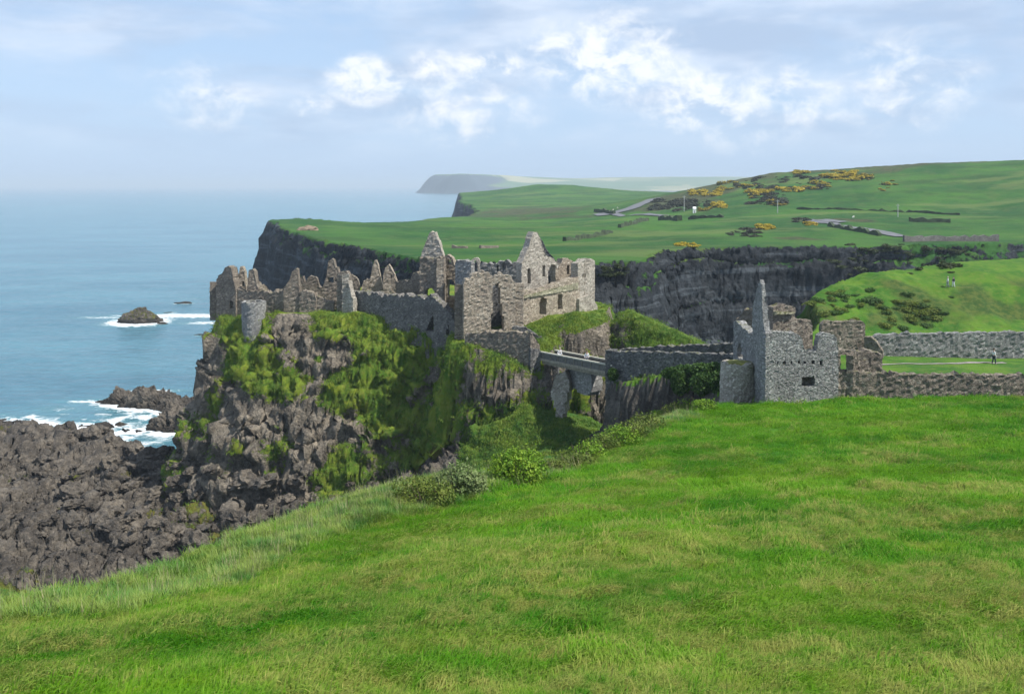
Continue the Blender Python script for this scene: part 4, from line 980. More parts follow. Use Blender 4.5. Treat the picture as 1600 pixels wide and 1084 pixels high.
# ------------------------------------------------------------------ leaves, bushes, gorse
def leaf_mat(name, a, b, c, trans=.25):
    m, t = new_mat(name)
    p = worldpos(t)
    rnd = t.new('ShaderNodeObjectInfo').outputs['Random']
    col = t.mix(t.ramp(t.noise(p, 1.6, 4, .6), .35, .65), a, b)
    col = t.mix(t.math('MULTIPLY', t.ramp(t.noise(p, 9, 3, .6), .5, .7), .6), col, c)
    col = t.mix(t.math('MULTIPLY', rnd, .3), col, a)
    d = t.new('ShaderNodeBsdfPrincipled', ins={'Base Color': col, 'Roughness': .65, 'Specular IOR Level': .25})
    tr_ = t.new('ShaderNodeBsdfTranslucent', ins={'Color': col})
    mx = t.new('ShaderNodeMixShader', ins={0: trans, 1: d.outputs[0], 2: tr_.outputs[0]})
    finish(t, mx.outputs[0]); return m
M['leaf'] = leaf_mat('bright_shrub_leaf', (.09, .21, .012), (.21, .33, .022), (.31, .36, .035))
M['leaf_pale'] = leaf_mat('grey_green_shrub_leaf', (.11, .165, .05), (.20, .26, .09), (.36, .38, .22))
M['leaf_olive'] = leaf_mat('olive_shrub_leaf', (.075, .13, .015), (.16, .20, .030), (.22, .20, .06))
M['ivy'] = leaf_mat('ivy_leaf', (.028, .075, .014), (.06, .12, .02), (.10, .14, .03))
M['gorse_green'] = leaf_mat('gorse_green', (.030, .048, .014), (.055, .072, .018), (.085, .07, .035))
M['gorse_bloom'] = leaf_mat('gorse_bloom', (.36, .27, .014), (.46, .37, .02), (.20, .18, .03))
M['scrub'] = leaf_mat('dark_scrub', (.035, .040, .026), (.050, .058, .030), (.075, .055, .04))
M['twig'] = plain('twig_bark', (.12, .09, .06))
def leaf_cloud(name, n, rx, ry, rz, leaf, seed, lobes=6, mats=(0,), frac=(1,), shell=.35, flat=.0):
    r = np.random.default_rng(seed)
    cen = [(0, 0, rz * .35, 1.0)] + [(r.uniform(-.55, .55) * rx, r.uniform(-.55, .55) * ry, r.uniform(.15, .75) * rz, r.uniform(.4, .72)) for _ in range(lobes)]
    wts = np.array([c[3] ** 2 for c in cen]); ci = r.choice(len(cen), n, p=wts / wts.sum())
    d = r.normal(size=(n, 3)); d /= np.linalg.norm(d, axis=1)[:, None]
    rad = (1 - shell * r.random(n) ** 1.5)[:, None] * (1 + .22 * fbm(d[:, 0] * 2 + seed, d[:, 1] * 2, d[:, 2] * 2, 1, 3))[:, None]
    c = np.array([cen[i][:3] for i in ci]); k = np.array([cen[i][3] for i in ci])[:, None]
    p = c + d * rad * k * np.array([rx, ry, rz]) * .78 * (1 + .35 * (r.random((n, 1)) > .93))
    p[:, 2] = np.abs(p[:, 2] + .05)
    nrm = d + r.normal(size=(n, 3)) * .55; nrm /= np.linalg.norm(nrm, axis=1)[:, None]
    t1 = np.cross(nrm, r.normal(size=(n, 3))); t1 /= np.linalg.norm(t1, axis=1)[:, None]; t2 = np.cross(nrm, t1)
    s = (leaf * r.uniform(.6, 1.4, n))[:, None]
    V = np.stack([p - t1 * s, p + t2 * s * .55, p + t1 * s, p - t2 * s * .55], 1).reshape(-1, 3)
    me = np_mesh(name, V, np.arange(n * 4).reshape(-1, 4))
    for m_ in mats: me.materials.append(m_)
    if len(mats) > 1:
        up = np.repeat(0, n); top = p[:, 2] + r.normal(size=n) * rz * .25 > np.quantile(p[:, 2], 1 - frac[1]); up[top] = 1
        me.polygons.foreach_set('material_index', up.astype(np.int32))
    return me
def stems(name, n, rx, ry, h, r0, seed):
    r = random.Random(seed); V = []; Fc = []
    for i in range(n):
        a = r.uniform(0, 6.28); tip = Vector((math.cos(a) * rx * r.uniform(.2, .8), math.sin(a) * ry * r.uniform(.2, .8), h * r.uniform(.6, 1)))
        b = Vector((math.cos(a) * .1, math.sin(a) * .1, -.2)); prev = None
        for j in range(4):
            f = j / 3; c = b.lerp(tip, f) + Vector((r.uniform(-.05, .05), r.uniform(-.05, .05), 0)); rr = r0 * (1 - .8 * f); k = len(V)
            for q in range(4): V.append((c.x + rr * math.cos(q * 1.57), c.y + rr * math.sin(q * 1.57), c.z))
            if prev is not None:
                for q in range(4): Fc.append((prev + q, prev + (q + 1) % 4, k + (q + 1) % 4, k + q))
            prev = k
    me = bpy.data.meshes.new(name); me.from_pydata(V, [], Fc); me.update(); return me
def shrub(name, label, cat, px, py, rx, ry, rz, n, leaf, mat, seed, lobes=7, group=None, sink=.15):
    h = sight(px, py)
    if h is None: h = Vector(P(px, py, 60))
    t_ = empty(name, (h.x, h.y, h.z - sink), label, cat, group); t_['kind'] = 'thing'
    me = leaf_cloud('foliage', n, rx, ry, rz, leaf, seed, lobes, (mat,)); o = link('foliage', me); o.parent = t_
    o = link('stems', stems('stems', 14, rx, ry, rz * 1.1, .035, seed), M['twig']); o.parent = t_
    return t_
shrub('round_bush', 'round bright yellow-green bush standing on the rim of the meadow', 'bush', 810, 756, 1.75, 1.4, 1.8, 6000, .075, M['leaf'], 3, 12)
shrub('pale_bush', 'pale grey-green spiky bush left of the bright round one', 'bush', 722, 772, 1.7, 1.1, 1.35, 4200, .085, M['leaf_pale'], 5, 13)
shrub('olive_bush', 'olive green bush with darker heart, lowest of the three on the rim', 'bush', 665, 790, 1.7, 1.0, 1.15, 3600, .07, M['leaf_olive'], 9, 12)
shrub('olive_bush', 'low brownish scrub bush left of the olive one', 'bush', 634, 790, .85, .8, .55, 1600, .07, M['leaf_olive'], 12)
bank = [(868, 738, .9, .55, M['leaf_olive']), (893, 728, 1.0, .6, M['leaf_olive']), (918, 716, 1.0, .7, M['leaf']), (942, 706, 1.1, .8, M['leaf_olive']), (966, 697, 1.2, .85, M['leaf']), (990, 688, 1.2, .85, M['leaf_olive']), (1013, 672, 1.2, .85, M['leaf_olive']), (1035, 658, 1.2, .8, M['leaf']),
        (1056, 648, 1.3, .8, M['leaf_olive']), (1078, 641, 1.3, .8, M['leaf']), (1100, 640, 1.0, .6, M['leaf'])]
bl = ['first', 'second', 'third', 'fourth', 'fifth', 'sixth', 'seventh', 'eighth', 'ninth', 'tenth', 'last']
for i, (px, py, r_, h_, mt) in enumerate(bank):
    shrub('bank_shrub', 'low mossy shrub on the stone bank along the chasm, %s from the round bush' % bl[i], 'shrub', px, py, r_ * 1.45, r_ * .8, h_ * 1.4, 1900, .07, mt, 30 + i, 5, 'low shrubs along the bank')
# leaning curtain of ivy on the rock below the causeway and by the wall foot
def ivy(name, label, pts, n, leaf, mat, seed, spread=.35, parent=None):
    r = np.random.default_rng(seed); out = []
    for (px, py, Yd, rx, rz) in pts:
        c = np.array(P(px, py, Yd)); k = int(n / len(pts))
        d = r.normal(size=(k, 3)); d /= np.linalg.norm(d, axis=1)[:, None]
        out.append(c + d * np.array([rx, rx * .6, rz]) * (1 - spread * r.random(k))[:, None])
    p = np.concatenate(out); k = len(p)
    nrm = r.normal(size=(k, 3)) + np.array([0, -.6, .4]); nrm /= np.linalg.norm(nrm, axis=1)[:, None]
    t1 = np.cross(nrm, r.normal(size=(k, 3))); t1 /= np.linalg.norm(t1, axis=1)[:, None]; t2 = np.cross(nrm, t1); s = (leaf * r.uniform(.6, 1.4, k))[:, None]
    V = np.stack([p - t1 * s, p + t2 * s * .7, p + t1 * s, p - t2 * s * .7], 1).reshape(-1, 3)
    me = np_mesh(name, V, np.arange(k * 4).reshape(-1, 4)); me.materials.append(mat)
    return tag(link(name, me), label, 'ivy', kind='thing')
ivy('ivy_mat', 'thick ivy mantle hanging over the rock below the causeway wall', [(1050, 583, 87, 1.1, .6), (1070, 580, 86, 1.3, .7), (1095, 578, 85, 1.4, .7), (1120, 577, 84, 1.3, .7), (1140, 574, 83, 1.0, .7), (1062, 598, 85, .9, 1.2), (1100, 600, 83, 1.4, 1.2), (1128, 598, 81, 1.2, 1.3)], 9000, .11, M['ivy'], 61)
ivy('ivy_mat', 'strip of green ivy down the dark rock beside the bridge end', [(958, 585, 97, .6, .7), (1000, 610, 95, .5, 1.8), (1018, 630, 93, .6, 1.5)], 2600, .12, M['ivy'], 62)

# gorse and scrub on the hill across the bay: each bush a thing
gm = {}
for k in range(3):
    gm['bloom', k] = leaf_cloud('gorse_bush', 320, 1, 1, .72, .17, 100 + k, 5, (M['gorse_green'], M['gorse_bloom']), (.4, .62))
    gm['some', k] = leaf_cloud('gorse_bush', 300, 1, 1, .72, .17, 110 + k, 5, (M['gorse_green'], M['gorse_bloom']), (.85, .2))
    gm['dark', k] = leaf_cloud('scrub_bush', 300, 1, 1, .62, .18, 120 + k, 5, (M['scrub'],))
    gm['green', k] = leaf_cloud('hedge_bush', 280, 1, 1, .6, .18, 130 + k, 5, (M['gorse_green'],))
where = {'bloom': 'gorse bush in full yellow flower on the hillside across the bay', 'some': 'gorse bush with scattered yellow flowers on the hillside across the bay', 'dark': 'dark leafless-looking scrub bush on the hillside across the bay', 'green': 'dark green bush on the land across the bay'}
spots = ['on the crest left above the dark scrub', 'right of the white hut', 'between the white hut and the dark scrub', 'in the middle clump of the big hill', 'right of the hill middle clump', 'low on the slope by the middle pole', 'in the big yellow clump on the hilltop', 'right end of the hilltop clump', 'just below the skyline', 'under the hilltop clump', 'on the low mound above the dark cliff', 'at the start of the lane', 'on the rim of the dark cliff', 'around the left utility pole', 'across the top of the big hill', 'below the middle of the big hill', 'on the left shoulder of the big hill', 'on the low mound above the cliff', 'beside the start of the lane', 'alone on the upper right slope', 'in the cove behind the end tower', 'along the cliff rim on the right', 'on the green gully side of the cliff']
patches = [('bloom', 1078, 1126, 299, 307, 17, 3.4), ('bloom', 1110, 1132, 317, 327, 8, 2.8), ('some', 1092, 1112, 325, 332, 5, 2.2), ('bloom', 1168, 1206, 298, 310, 13, 3.4), ('bloom', 1222, 1250, 293, 300, 8, 3.2), ('some', 1205, 1225, 312, 322, 6, 2.8),
           ('bloom', 1288, 1340, 267, 282, 24, 3.6), ('some', 1340, 1362, 272, 282, 7, 3), ('bloom', 1236, 1262, 268, 273, 6, 3), ('some', 1255, 1300, 284, 296, 12, 3), ('bloom', 1184, 1208, 351, 360, 9, 2.0), ('bloom', 1259, 1276, 348, 353, 5, 1.6), ('bloom', 1056, 1092, 381, 386, 9, 1.3),
           ('dark', 1018, 1108, 313, 329, 46, 3.6), ('dark', 1150, 1300, 276, 296, 40, 3.4), ('dark', 1170, 1225, 304, 320, 20, 3.4), ('some', 1120, 1180, 284, 298, 14, 3.2), ('dark', 1138, 1190, 358, 370, 16, 2.0), ('dark', 1240, 1272, 340, 348, 9, 2.0), ('some', 1370, 1400, 280, 300, 5, 2.6),
           ('green', 940, 985, 415, 432, 12, 1.6), ('green', 1330, 1520, 382, 400, 26, 1.6), ('green', 1300, 1500, 402, 430, 16, 1.6)]
gi = 0
for (kind, x0, x1, y0, y1, n, sz_), spot in zip(patches, spots):
    pl_ = []; n = int(n * (1.6 if kind in ('bloom', 'some') else 1.5)); sz_ *= .8
    for i in range(n):
        h = sight(R2.uniform(x0, x1), R2.uniform(y0, y1))
        if h is None: continue
        me = gm[kind, gi % 3]; o = bpy.data.objects.new(me.name.split('.')[0], me); COL.objects.link(o)
        s_ = sz_ * R2.choice((.4, .6, .8, 1, 1.2, 1.5)); o.location = (h.x, h.y, h.z - .2 * s_); o.scale = (s_ * R2.uniform(.9, 1.5), s_, s_ * R2.uniform(.6, .9)); o.rotation_euler = (0, 0, R2.uniform(0, 6.3))
        tag(o, where[kind], 'bush', {'bloom': 'gorse bushes in full flower', 'some': 'sparsely flowering gorse bushes', 'dark': 'dark scrub bushes', 'green': 'green bushes across the bay'}[kind], 'thing'); gi += 1; pl_.append(o)
    in_order(pl_, {'bloom': 'full yellow gorse', 'some': 'half-flowering gorse', 'dark': 'dark scrub bush', 'green': 'green bush'}[kind], spot)
# scrub on the bank behind the lawn
kb = [leaf_cloud('bank_bush', 900, 1, 1, .7, .10, 150 + k, 6, (M['ivy'] if k % 2 else M['leaf_olive'],)) for k in range(4)]
n_ = 0; KB = {}
while n_ < 62:
    px, py = (R2.gauss(1425, 38), R2.gauss(484, 15)) if n_ % 3 else (R2.gauss(1315, 25), R2.gauss(472, 14))
    h = sight(px, py)
    if h is None or h.y > 145 or h.y < 112 or (px > 1430 and py < 452): continue
    o = bpy.data.objects.new('bank_bush', kb[n_ % 4]); COL.objects.link(o); s_ = R2.uniform(.5, 1.5)
    o.location = (h.x, h.y, h.z - .3 * s_); o.scale = (s_ * 1.3, s_, s_ * R2.uniform(.5, .8)); o.rotation_euler = (0, 0, R2.uniform(0, 6.3)); n_ += 1
    tag(o, 'low green bush on the steep bank behind the lawn wall', 'bush', 'bushes on the bank behind the lawn', 'thing'); KB.setdefault('high on the bank behind the lawn' if py < 480 else 'low on the bank above the lawn wall' if py > 500 else 'halfway up the bank behind the lawn', []).append(o)
for b_, l_ in KB.items(): in_order(l_, 'low green bush', b_)

# ------------------------------------------------------------------ road, field walls and small things across the bay
def ribbon(name, pts, wd_, lift, mat, kind='structure', label=None, n=24):
    g = [sight(*q) for q in pts]; g = [q for q in g if q is not None]
    V = []; Fc = []
    seg = []
    for i in range(len(g) - 1):
        for j in range(n): seg.append(g[i].lerp(g[i + 1], j / n))
    seg.append(g[-1])
    for i, c in enumerate(seg):
        e = (seg[min(i + 1, len(seg) - 1)] - seg[max(i - 1, 0)]); s_ = Vector((-e.y, e.x, 0)).normalized() * wd_ / 2
        for q in (-1, -.33, .33, 1):
            p_ = c + s_ * q; V.append((p_.x, p_.y, drop(p_.x, p_.y) + lift))
        if i:
            for q in range(3): Fc.append((4 * i - 4 + q, 4 * i - 3 + q, 4 * i + 1 + q, 4 * i + q))
    me = bpy.data.meshes.new(name); me.from_pydata(V, [], Fc); me.update()
    bm = bmesh.new(); bm.from_mesh(me); bmesh.ops.recalc_face_normals(bm, faces=bm.faces); bm.to_mesh(me); bm.free()
    o = link(name, me, mat)
    if kind == 'structure': o['kind'] = 'structure'
    return o
M['road'] = plain('grey_asphalt', (.125, .13, .14), .9, 0, .15, .5); M['gravel'] = plain('gravel_path', (.22, .20, .18), .95, 0, .3, 2)
ribbon('coast_road', [(930, 337), (960, 333), (985, 327), (1003, 319), (1022, 311)], 10, .5, M['road'])
ribbon('side_road', [(958, 334), (1000, 336), (1040, 338)], 5, .45, M['road'])
ribbon('lane', [(1262, 344), (1300, 350), (1345, 358), (1380, 364), (1410, 371)], 5.5, .35, M['road'])
ribbon('lay_by', [(1280, 345), (1320, 348)], 7, .45, M['road'])
ribbon('gravel_path', [(1372, 570), (1440, 569), (1500, 568), (1570, 567)], .75, .05, M['gravel'])

def ridge(name, label, cat, pts, th, hgt, mat, rag=.2, group=None, hedge=False):
    """a dry-stone wall or hedge following the ground"""
    g = [sight(*q) for q in pts]; g = [q for q in g if q is not None]
    if len(g) < 2: return
    V = []; Fc = []; seg = []
    for i in range(len(g) - 1):
        L = (g[i + 1] - g[i]).length; n = max(2, int(L / 1.6))
        for j in range(n): seg.append(g[i].lerp(g[i + 1], j / n))
    seg.append(g[-1])
    for i, c in enumerate(seg):
        e = (seg[min(i + 1, len(seg) - 1)] - seg[max(i - 1, 0)]); s_ = Vector((-e.y, e.x, 0)).normalized() * th / 2
        z = drop(c.x, c.y); t_ = z + hgt * (1 + WR.normal() * rag); w2_ = .75 + WR.normal() * .08
        for q in (c - s_, c - s_ * w2_, c + s_ * w2_, c + s_): V.append((q.x, q.y, 0))
        k = 4 * i
        V[k] = (*V[k][:2], z - .6); V[k + 1] = (*V[k + 1][:2], t_); V[k + 2] = (*V[k + 2][:2], t_ + WR.normal() * .06); V[k + 3] = (*V[k + 3][:2], z - .6)
        if i:
            for q in range(3): Fc.append((k - 4 + q, k - 3 + q, k + 1 + q, k + q))
    Fc += [(0, 1, 2, 3), (len(V) - 1, len(V) - 2, len(V) - 3, len(V) - 4)]
    me = bpy.data.meshes.new(name); me.from_pydata(V, [], Fc); me.update()
    bm = bmesh.new(); bm.from_mesh(me); bmesh.ops.recalc_face_normals(bm, faces=bm.faces); bm.to_mesh(me); bm.free()
    return tag(link(name, me, mat), label, cat, group, 'thing')
M['hedge'] = plain('dark_hedge', (.035, .055, .022), .95, 0, .5, .6)
ridge('field_wall', 'dark dry-stone wall running along the foot of the green hill', 'stone wall', [(768, 315), (800, 319), (840, 322), (880, 325), (930, 331), (960, 335)], 2.6, 2.2, M['hedge'])
ridge('hedge', 'dark curving hedge climbing towards the road', 'hedge', [(882, 377), (905, 374), (930, 370), (955, 364)], 1.6, 1.2, M['hedge'], .35)
ridge('hedge', 'short dark hedge below the road bend', 'hedge', [(968, 356), (990, 351), (1012, 345)], 1.8, 1.3, M['hedge'], .35)
ridge('hedge', 'dark clipped-looking hedge left of the white hut', 'hedge', [(1032, 344), (1062, 345)], 3, 1.8, M['hedge'], .2)
ridge('hedge', 'dark hedge beneath the white hut', 'hedge', [(1076, 343), (1100, 341), (1130, 340)], 2, 1.3, M['hedge'], .3)
ridge('hedge', 'long thin hedge crossing the slope below the big hill', 'hedge', [(1245, 327), (1300, 327), (1360, 329), (1420, 332), (1500, 336)], 1.2, .9, M['hedge'], .4)
ridge('hedge', 'dark thick hedge on the right above the stone wall', 'hedge', [(1420, 346), (1450, 347), (1485, 348)], 2.2, 1.8, M['hedge'], .25)
ridge('hedge', 'dark hedge bordering the lane on its lower side', 'hedge', [(1295, 354), (1330, 360), (1375, 369)], 1.6, 1.2, M['hedge'], .35)
ridge('boundary_wall', 'purplish rubble boundary wall on the clifftop at the right', 'stone wall', [(1412, 378), (1450, 377), (1500, 377), (1560, 377)], .9, 1.8, M['stone_curtain'], .16)
ridge('ruined_footing', 'left of two low stone footings on the green clifftop behind the castle', 'stone footing', [(707, 388), (730, 388)], 1.5, .9, S, .3)
ridge('ruined_footing', 'right and longer of two low stone footings on the clifftop behind the castle', 'stone footing', [(750, 388), (778, 387)], 1.5, .9, S, .3)

def beam(V, Fc, p, q, r):
    p, q = Vector(p), Vector(q); e = (q - p).normalized(); a = e.orthogonal().normalized(); b = e.cross(a); k = len(V)
    for c, rr in ((p, r), (q, r * .75)):
        for i in range(6): V.append(tuple(c + a * rr * math.cos(i * 1.047) + b * rr * math.sin(i * 1.047)))
    for i in range(6): Fc.append((k + i, k + (i + 1) % 6, k + 6 + (i + 1) % 6, k + 6 + i))
    Fc.append(tuple(range(k + 5, k - 1, -1))); Fc.append(tuple(range(k + 6, k + 12)))
M['pole'] = plain('bleached_pole', (.42, .42, .40)); M['white'] = plain('white_paint', (.80, .80, .78), .6, 0, .04)
for (px, py, topy, lb) in ((1069, 330, 306, 'pale utility pole standing against the dark scrub'), (1215, 333, 312, 'pale utility pole in the middle of the hillside'), (1403, 339, 319, 'pale utility pole farthest right on the hillside')):
    h = sight(px, py)
    if h is None: continue
    H_ = (py - topy) / F * h.y; t_ = empty('utility_pole', tuple(h), lb, 'utility pole', 'utility poles on the hillside')
    V = []; Fc = []; beam(V, Fc, (0, 0, -.5), (0, 0, H_), .2); me = bpy.data.meshes.new('pole'); me.from_pydata(V, [], Fc); o = link('pole', me, M['pole']); o.parent = t_
    V = []; Fc = []; beam(V, Fc, (-.9, 0, H_ - .6), (.9, 0, H_ - .6), .08); me = bpy.data.meshes.new('crossarm'); me.from_pydata(V, [], Fc); o = link('crossarm', me, M['pole']); o.parent = t_
def house(name, label, loc, w_, d_, h_, rh, wall_m, roof_m, rz=0):
    t_ = empty(name, loc, label, 'house', rz=rz)
    V = [(-w_ / 2, -d_ / 2, -1), (w_ / 2, -d_ / 2, -1), (w_ / 2, d_ / 2, -1), (-w_ / 2, d_ / 2, -1), (-w_ / 2, -d_ / 2, h_), (w_ / 2, -d_ / 2, h_), (w_ / 2, d_ / 2, h_), (-w_ / 2, d_ / 2, h_), (-w_ / 2, 0, h_ + rh), (w_ / 2, 0, h_ + rh)]
    Fc = [(0, 1, 5, 4), (2, 3, 7, 6), (1, 2, 6, 9, 5), (3, 0, 4, 8, 7)]
    me = bpy.data.meshes.new('wall'); me.from_pydata(V, [], Fc); o = link('wall', me, wall_m); o.parent = t_
    e_ = .08 * w_; V = [(-w_ / 2 - e_, -d_ / 2 - e_, h_ - .1), (w_ / 2 + e_, -d_ / 2 - e_, h_ - .1), (w_ / 2 + e_, 0, h_ + rh + .08), (-w_ / 2 - e_, 0, h_ + rh + .08), (-w_ / 2 - e_, d_ / 2 + e_, h_ - .1), (w_ / 2 + e_, d_ / 2 + e_, h_ - .1)]
    V += [(a_, b_, c_ + .15) for a_, b_, c_ in V]
    Fc = [(0, 1, 2, 3), (3, 2, 5, 4), (6, 9, 8, 7), (9, 10, 11, 8), (0, 6, 7, 1), (5, 11, 10, 4), (1, 7, 8, 2), (2, 8, 11, 5), (3, 9, 6, 0), (4, 10, 9, 3)]
    me = bpy.data.meshes.new('roof'); me.from_pydata(V, [], Fc); o = link('roof', me, roof_m); o.parent = t_
    V = [(-.13 * w_, -d_ / 2 - .03, -.5), (.13 * w_, -d_ / 2 - .03, -.5), (.13 * w_, -d_ / 2 - .03, h_ * .62), (-.13 * w_, -d_ / 2 - .03, h_ * .62)]
    V += [(a_, b_ + .1, c_) for a_, b_, c_ in V]
    me = bpy.data.meshes.new('door'); me.from_pydata(V, [], [(0, 1, 2, 3), (7, 6, 5, 4), (0, 4, 5, 1), (1, 5, 6, 2), (2, 6, 7, 3), (3, 7, 4, 0)]); o = link('door', me, M['slate']); o.parent = t_
    return t_
M['slate'] = plain('blue_slate', (.07, .08, .10), .7)
h = sight(1085, 333)
if h: house('white_hut', 'tiny white upright hut by the dark scrub on the hillside', tuple(h), 1.5, 1.5, 2.3, .8, M['white'], M['white'])
for px, py, w_, lb in ((1008, 301, 13, 'distant farmhouse with a dark blue roof in the dip of the hills'), (1018, 301.5, 7, 'small outbuilding right of the distant farmhouse')):
    h = sight(px, py)
    if h: house('farmhouse', lb, (h.x, h.y, h.z), w_, 7, 3.5, 3, M['white'], M['slate'], .2)

# ------------------------------------------------------------------ people and sheep
def skin_mesh(name, joints, edges, sub=1, root=0):
    me = bpy.data.meshes.new(name + '_skeleton'); me.from_pydata([j[0] for j in joints], edges, [])
    o = bpy.data.objects.new(name + '_skeleton', me); COL.objects.link(o)
    o.modifiers.new('skin', 'SKIN'); o.modifiers.new('sub', 'SUBSURF').levels = sub
    for i, j in enumerate(joints):
        v = me.skin_vertices[0].data[i]; v.radius = j[1] if isinstance(j[1], tuple) else (j[1], j[1]); v.use_root = (i == root)
    dg = bpy.context.evaluated_depsgraph_get(); res = bpy.data.meshes.new_from_object(o.evaluated_get(dg)); res.name = name
    bpy.data.objects.remove(o); res.shade_smooth(); return res
M['skin'] = plain('skin', (.45, .29, .22), .6, 0, .05)
def cloth(name, c): return plain(name, c, .9, 0, .12, 8)
def person(label, loc, rz, top, legs, hair, pose='stand', height=1.72):
    t_ = empty('person', loc, label, 'person', rz=rz); t_['kind'] = 'thing'
    lf, lb_ = (.16, -.14) if pose == 'walk' else (.02, -.02)
    lean = .16 if pose == 'lean' else .0
    J = [((0, 0, .95), (.14, .10)), ((0, lean * .3, 1.12), (.125, .09)), ((0, lean * .8, 1.36), (.15, .10)), ((0, lean, 1.48), .06), ((0, lean * 1.2 + .01, 1.56), .06), ((0, lean * 1.3 + .02, 1.66), (.085, .10)), ((0, lean * 1.3 + .02, 1.75), .06),
         ((.09, 0, .90), .10), ((.10, lf * .5 + .02, .50), .06), ((.10, lf - .02, .10), .042), ((.10, lf + .13, .045), .035),
         ((-.09, 0, .90), .10), ((-.10, lb_ * .4 + .02, .50), .06), ((-.10, lb_ - .02, .10), .042), ((-.10, lb_ + .13, .045), .035),
         ((.19, lean * .9, 1.41), .055), ((.25, lean * .6 - .02, 1.14), .042), ((.26, .12 + lean, .92), .032), ((.26, .17 + lean * 1.1, .85), (.035, .02)),
         ((-.19, lean * .9, 1.41), .055), ((-.25, lean * .6 - .02, 1.14), .042), ((-.26, .10 + lean, .92), .032), ((-.26, .15 + lean * 1.1, .85), (.035, .02))]
    E = [(0, 1), (1, 2), (2, 3), (3, 4), (4, 5), (5, 6), (0, 7), (7, 8), (8, 9), (9, 10), (0, 11), (11, 12), (12, 13), (13, 14), (2, 15), (15, 16), (16, 17), (17, 18), (2, 19), (19, 20), (20, 21), (21, 22)]
    k = height / 1.82
    def sel(ids, add):
        mp_ = {a: i for i, a in enumerate(ids)}
        js = [(J[a][0], tuple((q + add) for q in (J[a][1] if isinstance(J[a][1], tuple) else (J[a][1],) * 2))) for a in ids]
        return js, [(mp_[a], mp_[b]) for a, b in E if a in mp_ and b in mp_]
    for nm, ids, add, mt in (('body', list(range(23)), 0, M['skin']), ('jacket', [0, 1, 2, 3, 15, 16, 17, 19, 20, 21], .018, top), ('trousers', [0, 7, 8, 9, 11, 12, 13], .016, legs), ):
        js, es = sel(ids, add)
        me = skin_mesh(nm, js, es, 2 if nm == 'body' else 1); o = link(nm, me, mt); o.parent = t_; o.scale = (k,) * 3
    for x_, y_ in ((.10, lf), (-.10, lb_)):
        me = skin_mesh('shoe', [((x_, y_ - .04, .06), .055), ((x_, y_ + .08, .045), .045), ((x_, y_ + .17, .035), .035)], [(0, 1), (1, 2)], 1); o = link('shoe', me, M['slate']); o.parent = t_; o.scale = (k,) * 3
    bm = bmesh.new(); bmesh.ops.create_uvsphere(bm, u_segments=14, v_segments=10, radius=1)
    bmesh.ops.delete(bm, geom=[v for v in bm.verts if v.co.z < -.25 and v.co.y > -.2 or v.co.z < -.7], context='VERTS')
    for v in bm.verts: v.co = Vector((v.co.x * .10, v.co.y * .115 + lean * 1.3 - .005, 1.70 + v.co.z * .115))
    me = bpy.data.meshes.new('hair'); bm.to_mesh(me); bm.free(); o = link('hair', me, hair, smooth=True); o.parent = t_; o.scale = (k,) * 3
    return t_
cw, cbl, cdk, cgr = cloth('white_cloth', (.72, .73, .75)), cloth('pale_blue_cloth', (.40, .52, .62)), cloth('navy_cloth', (.02, .03, .06)), cloth('grey_cloth', (.25, .27, .30))
hb, hd = plain('brown_hair', (.06, .035, .02)), plain('fair_hair', (.50, .45, .36))
def on_bridge(f_, o_): c = bl0.lerp(bl1, f_) + sd_ * o_; return (c.x, c.y, c.z - .09)
person('person in a pale jacket leaning over the footbridge rail, seen at its castle end', on_bridge(.24, .55), math.radians(200), cw, cbl, hd, 'lean')
person('person in a white top standing at the middle of the footbridge', on_bridge(.53, 1.5), math.radians(160), cw, cgr, hb, 'stand')
for px, py, a_, b_, c_, lb, ps, rz in ((1481, 449, cw, cgr, hd, 'person in a white jacket on the grassy clifftop, left of a pair', 'walk', 1.4), (1490, 449, cdk, cw, hb, 'person in a dark jacket and white trousers on the clifftop, right of a pair', 'walk', 1.7), (1553, 569, cw, cdk, hb, 'person in a white top and dark trousers on the gravel path by the lawn', 'walk', -1.5)):
    h = sight(px, py)
    if h: person(lb, tuple(h), rz, a_, b_, c_, ps)
M['wool'] = plain('sheep_wool', (.62, .60, .54), .95, 0, .1, 6)
def sheep(px, py, label, rz):
    h = sight(px, py)
    if h is None: return
    t_ = empty('sheep', tuple(h), label, 'sheep', rz=rz); t_['kind'] = 'thing'
    J = [((-.45, 0, .68), (.24, .25)), ((0, 0, .70), (.27, .28)), ((.4, 0, .72), (.22, .24)), ((.62, 0, .88), .10), ((.80, 0, .86), (.08, .08)), ((.95, 0, .80), .05)]
    E = [(0, 1), (1, 2), (2, 3), (3, 4), (4, 5)]
    for a_, x_, y_ in ((0, -.45, .14), (0, -.45, -.14), (2, .38, .13), (2, .38, -.13)):
        k = len(J); J += [((x_, y_, .40), .06), ((x_, y_, .02), .035)]; E += [(a_, k), (k, k + 1)]
    o = link('body', skin_mesh('body', J, E, 1), M['wool']); o.parent = t_
sheep(1333, 341, 'white sheep grazing beside the lane on the hillside', .4)
sheep(965, 326, 'white sheep left of the coast road', 2.0); sheep(958, 329, 'white sheep nearest the road bend', 1.0)

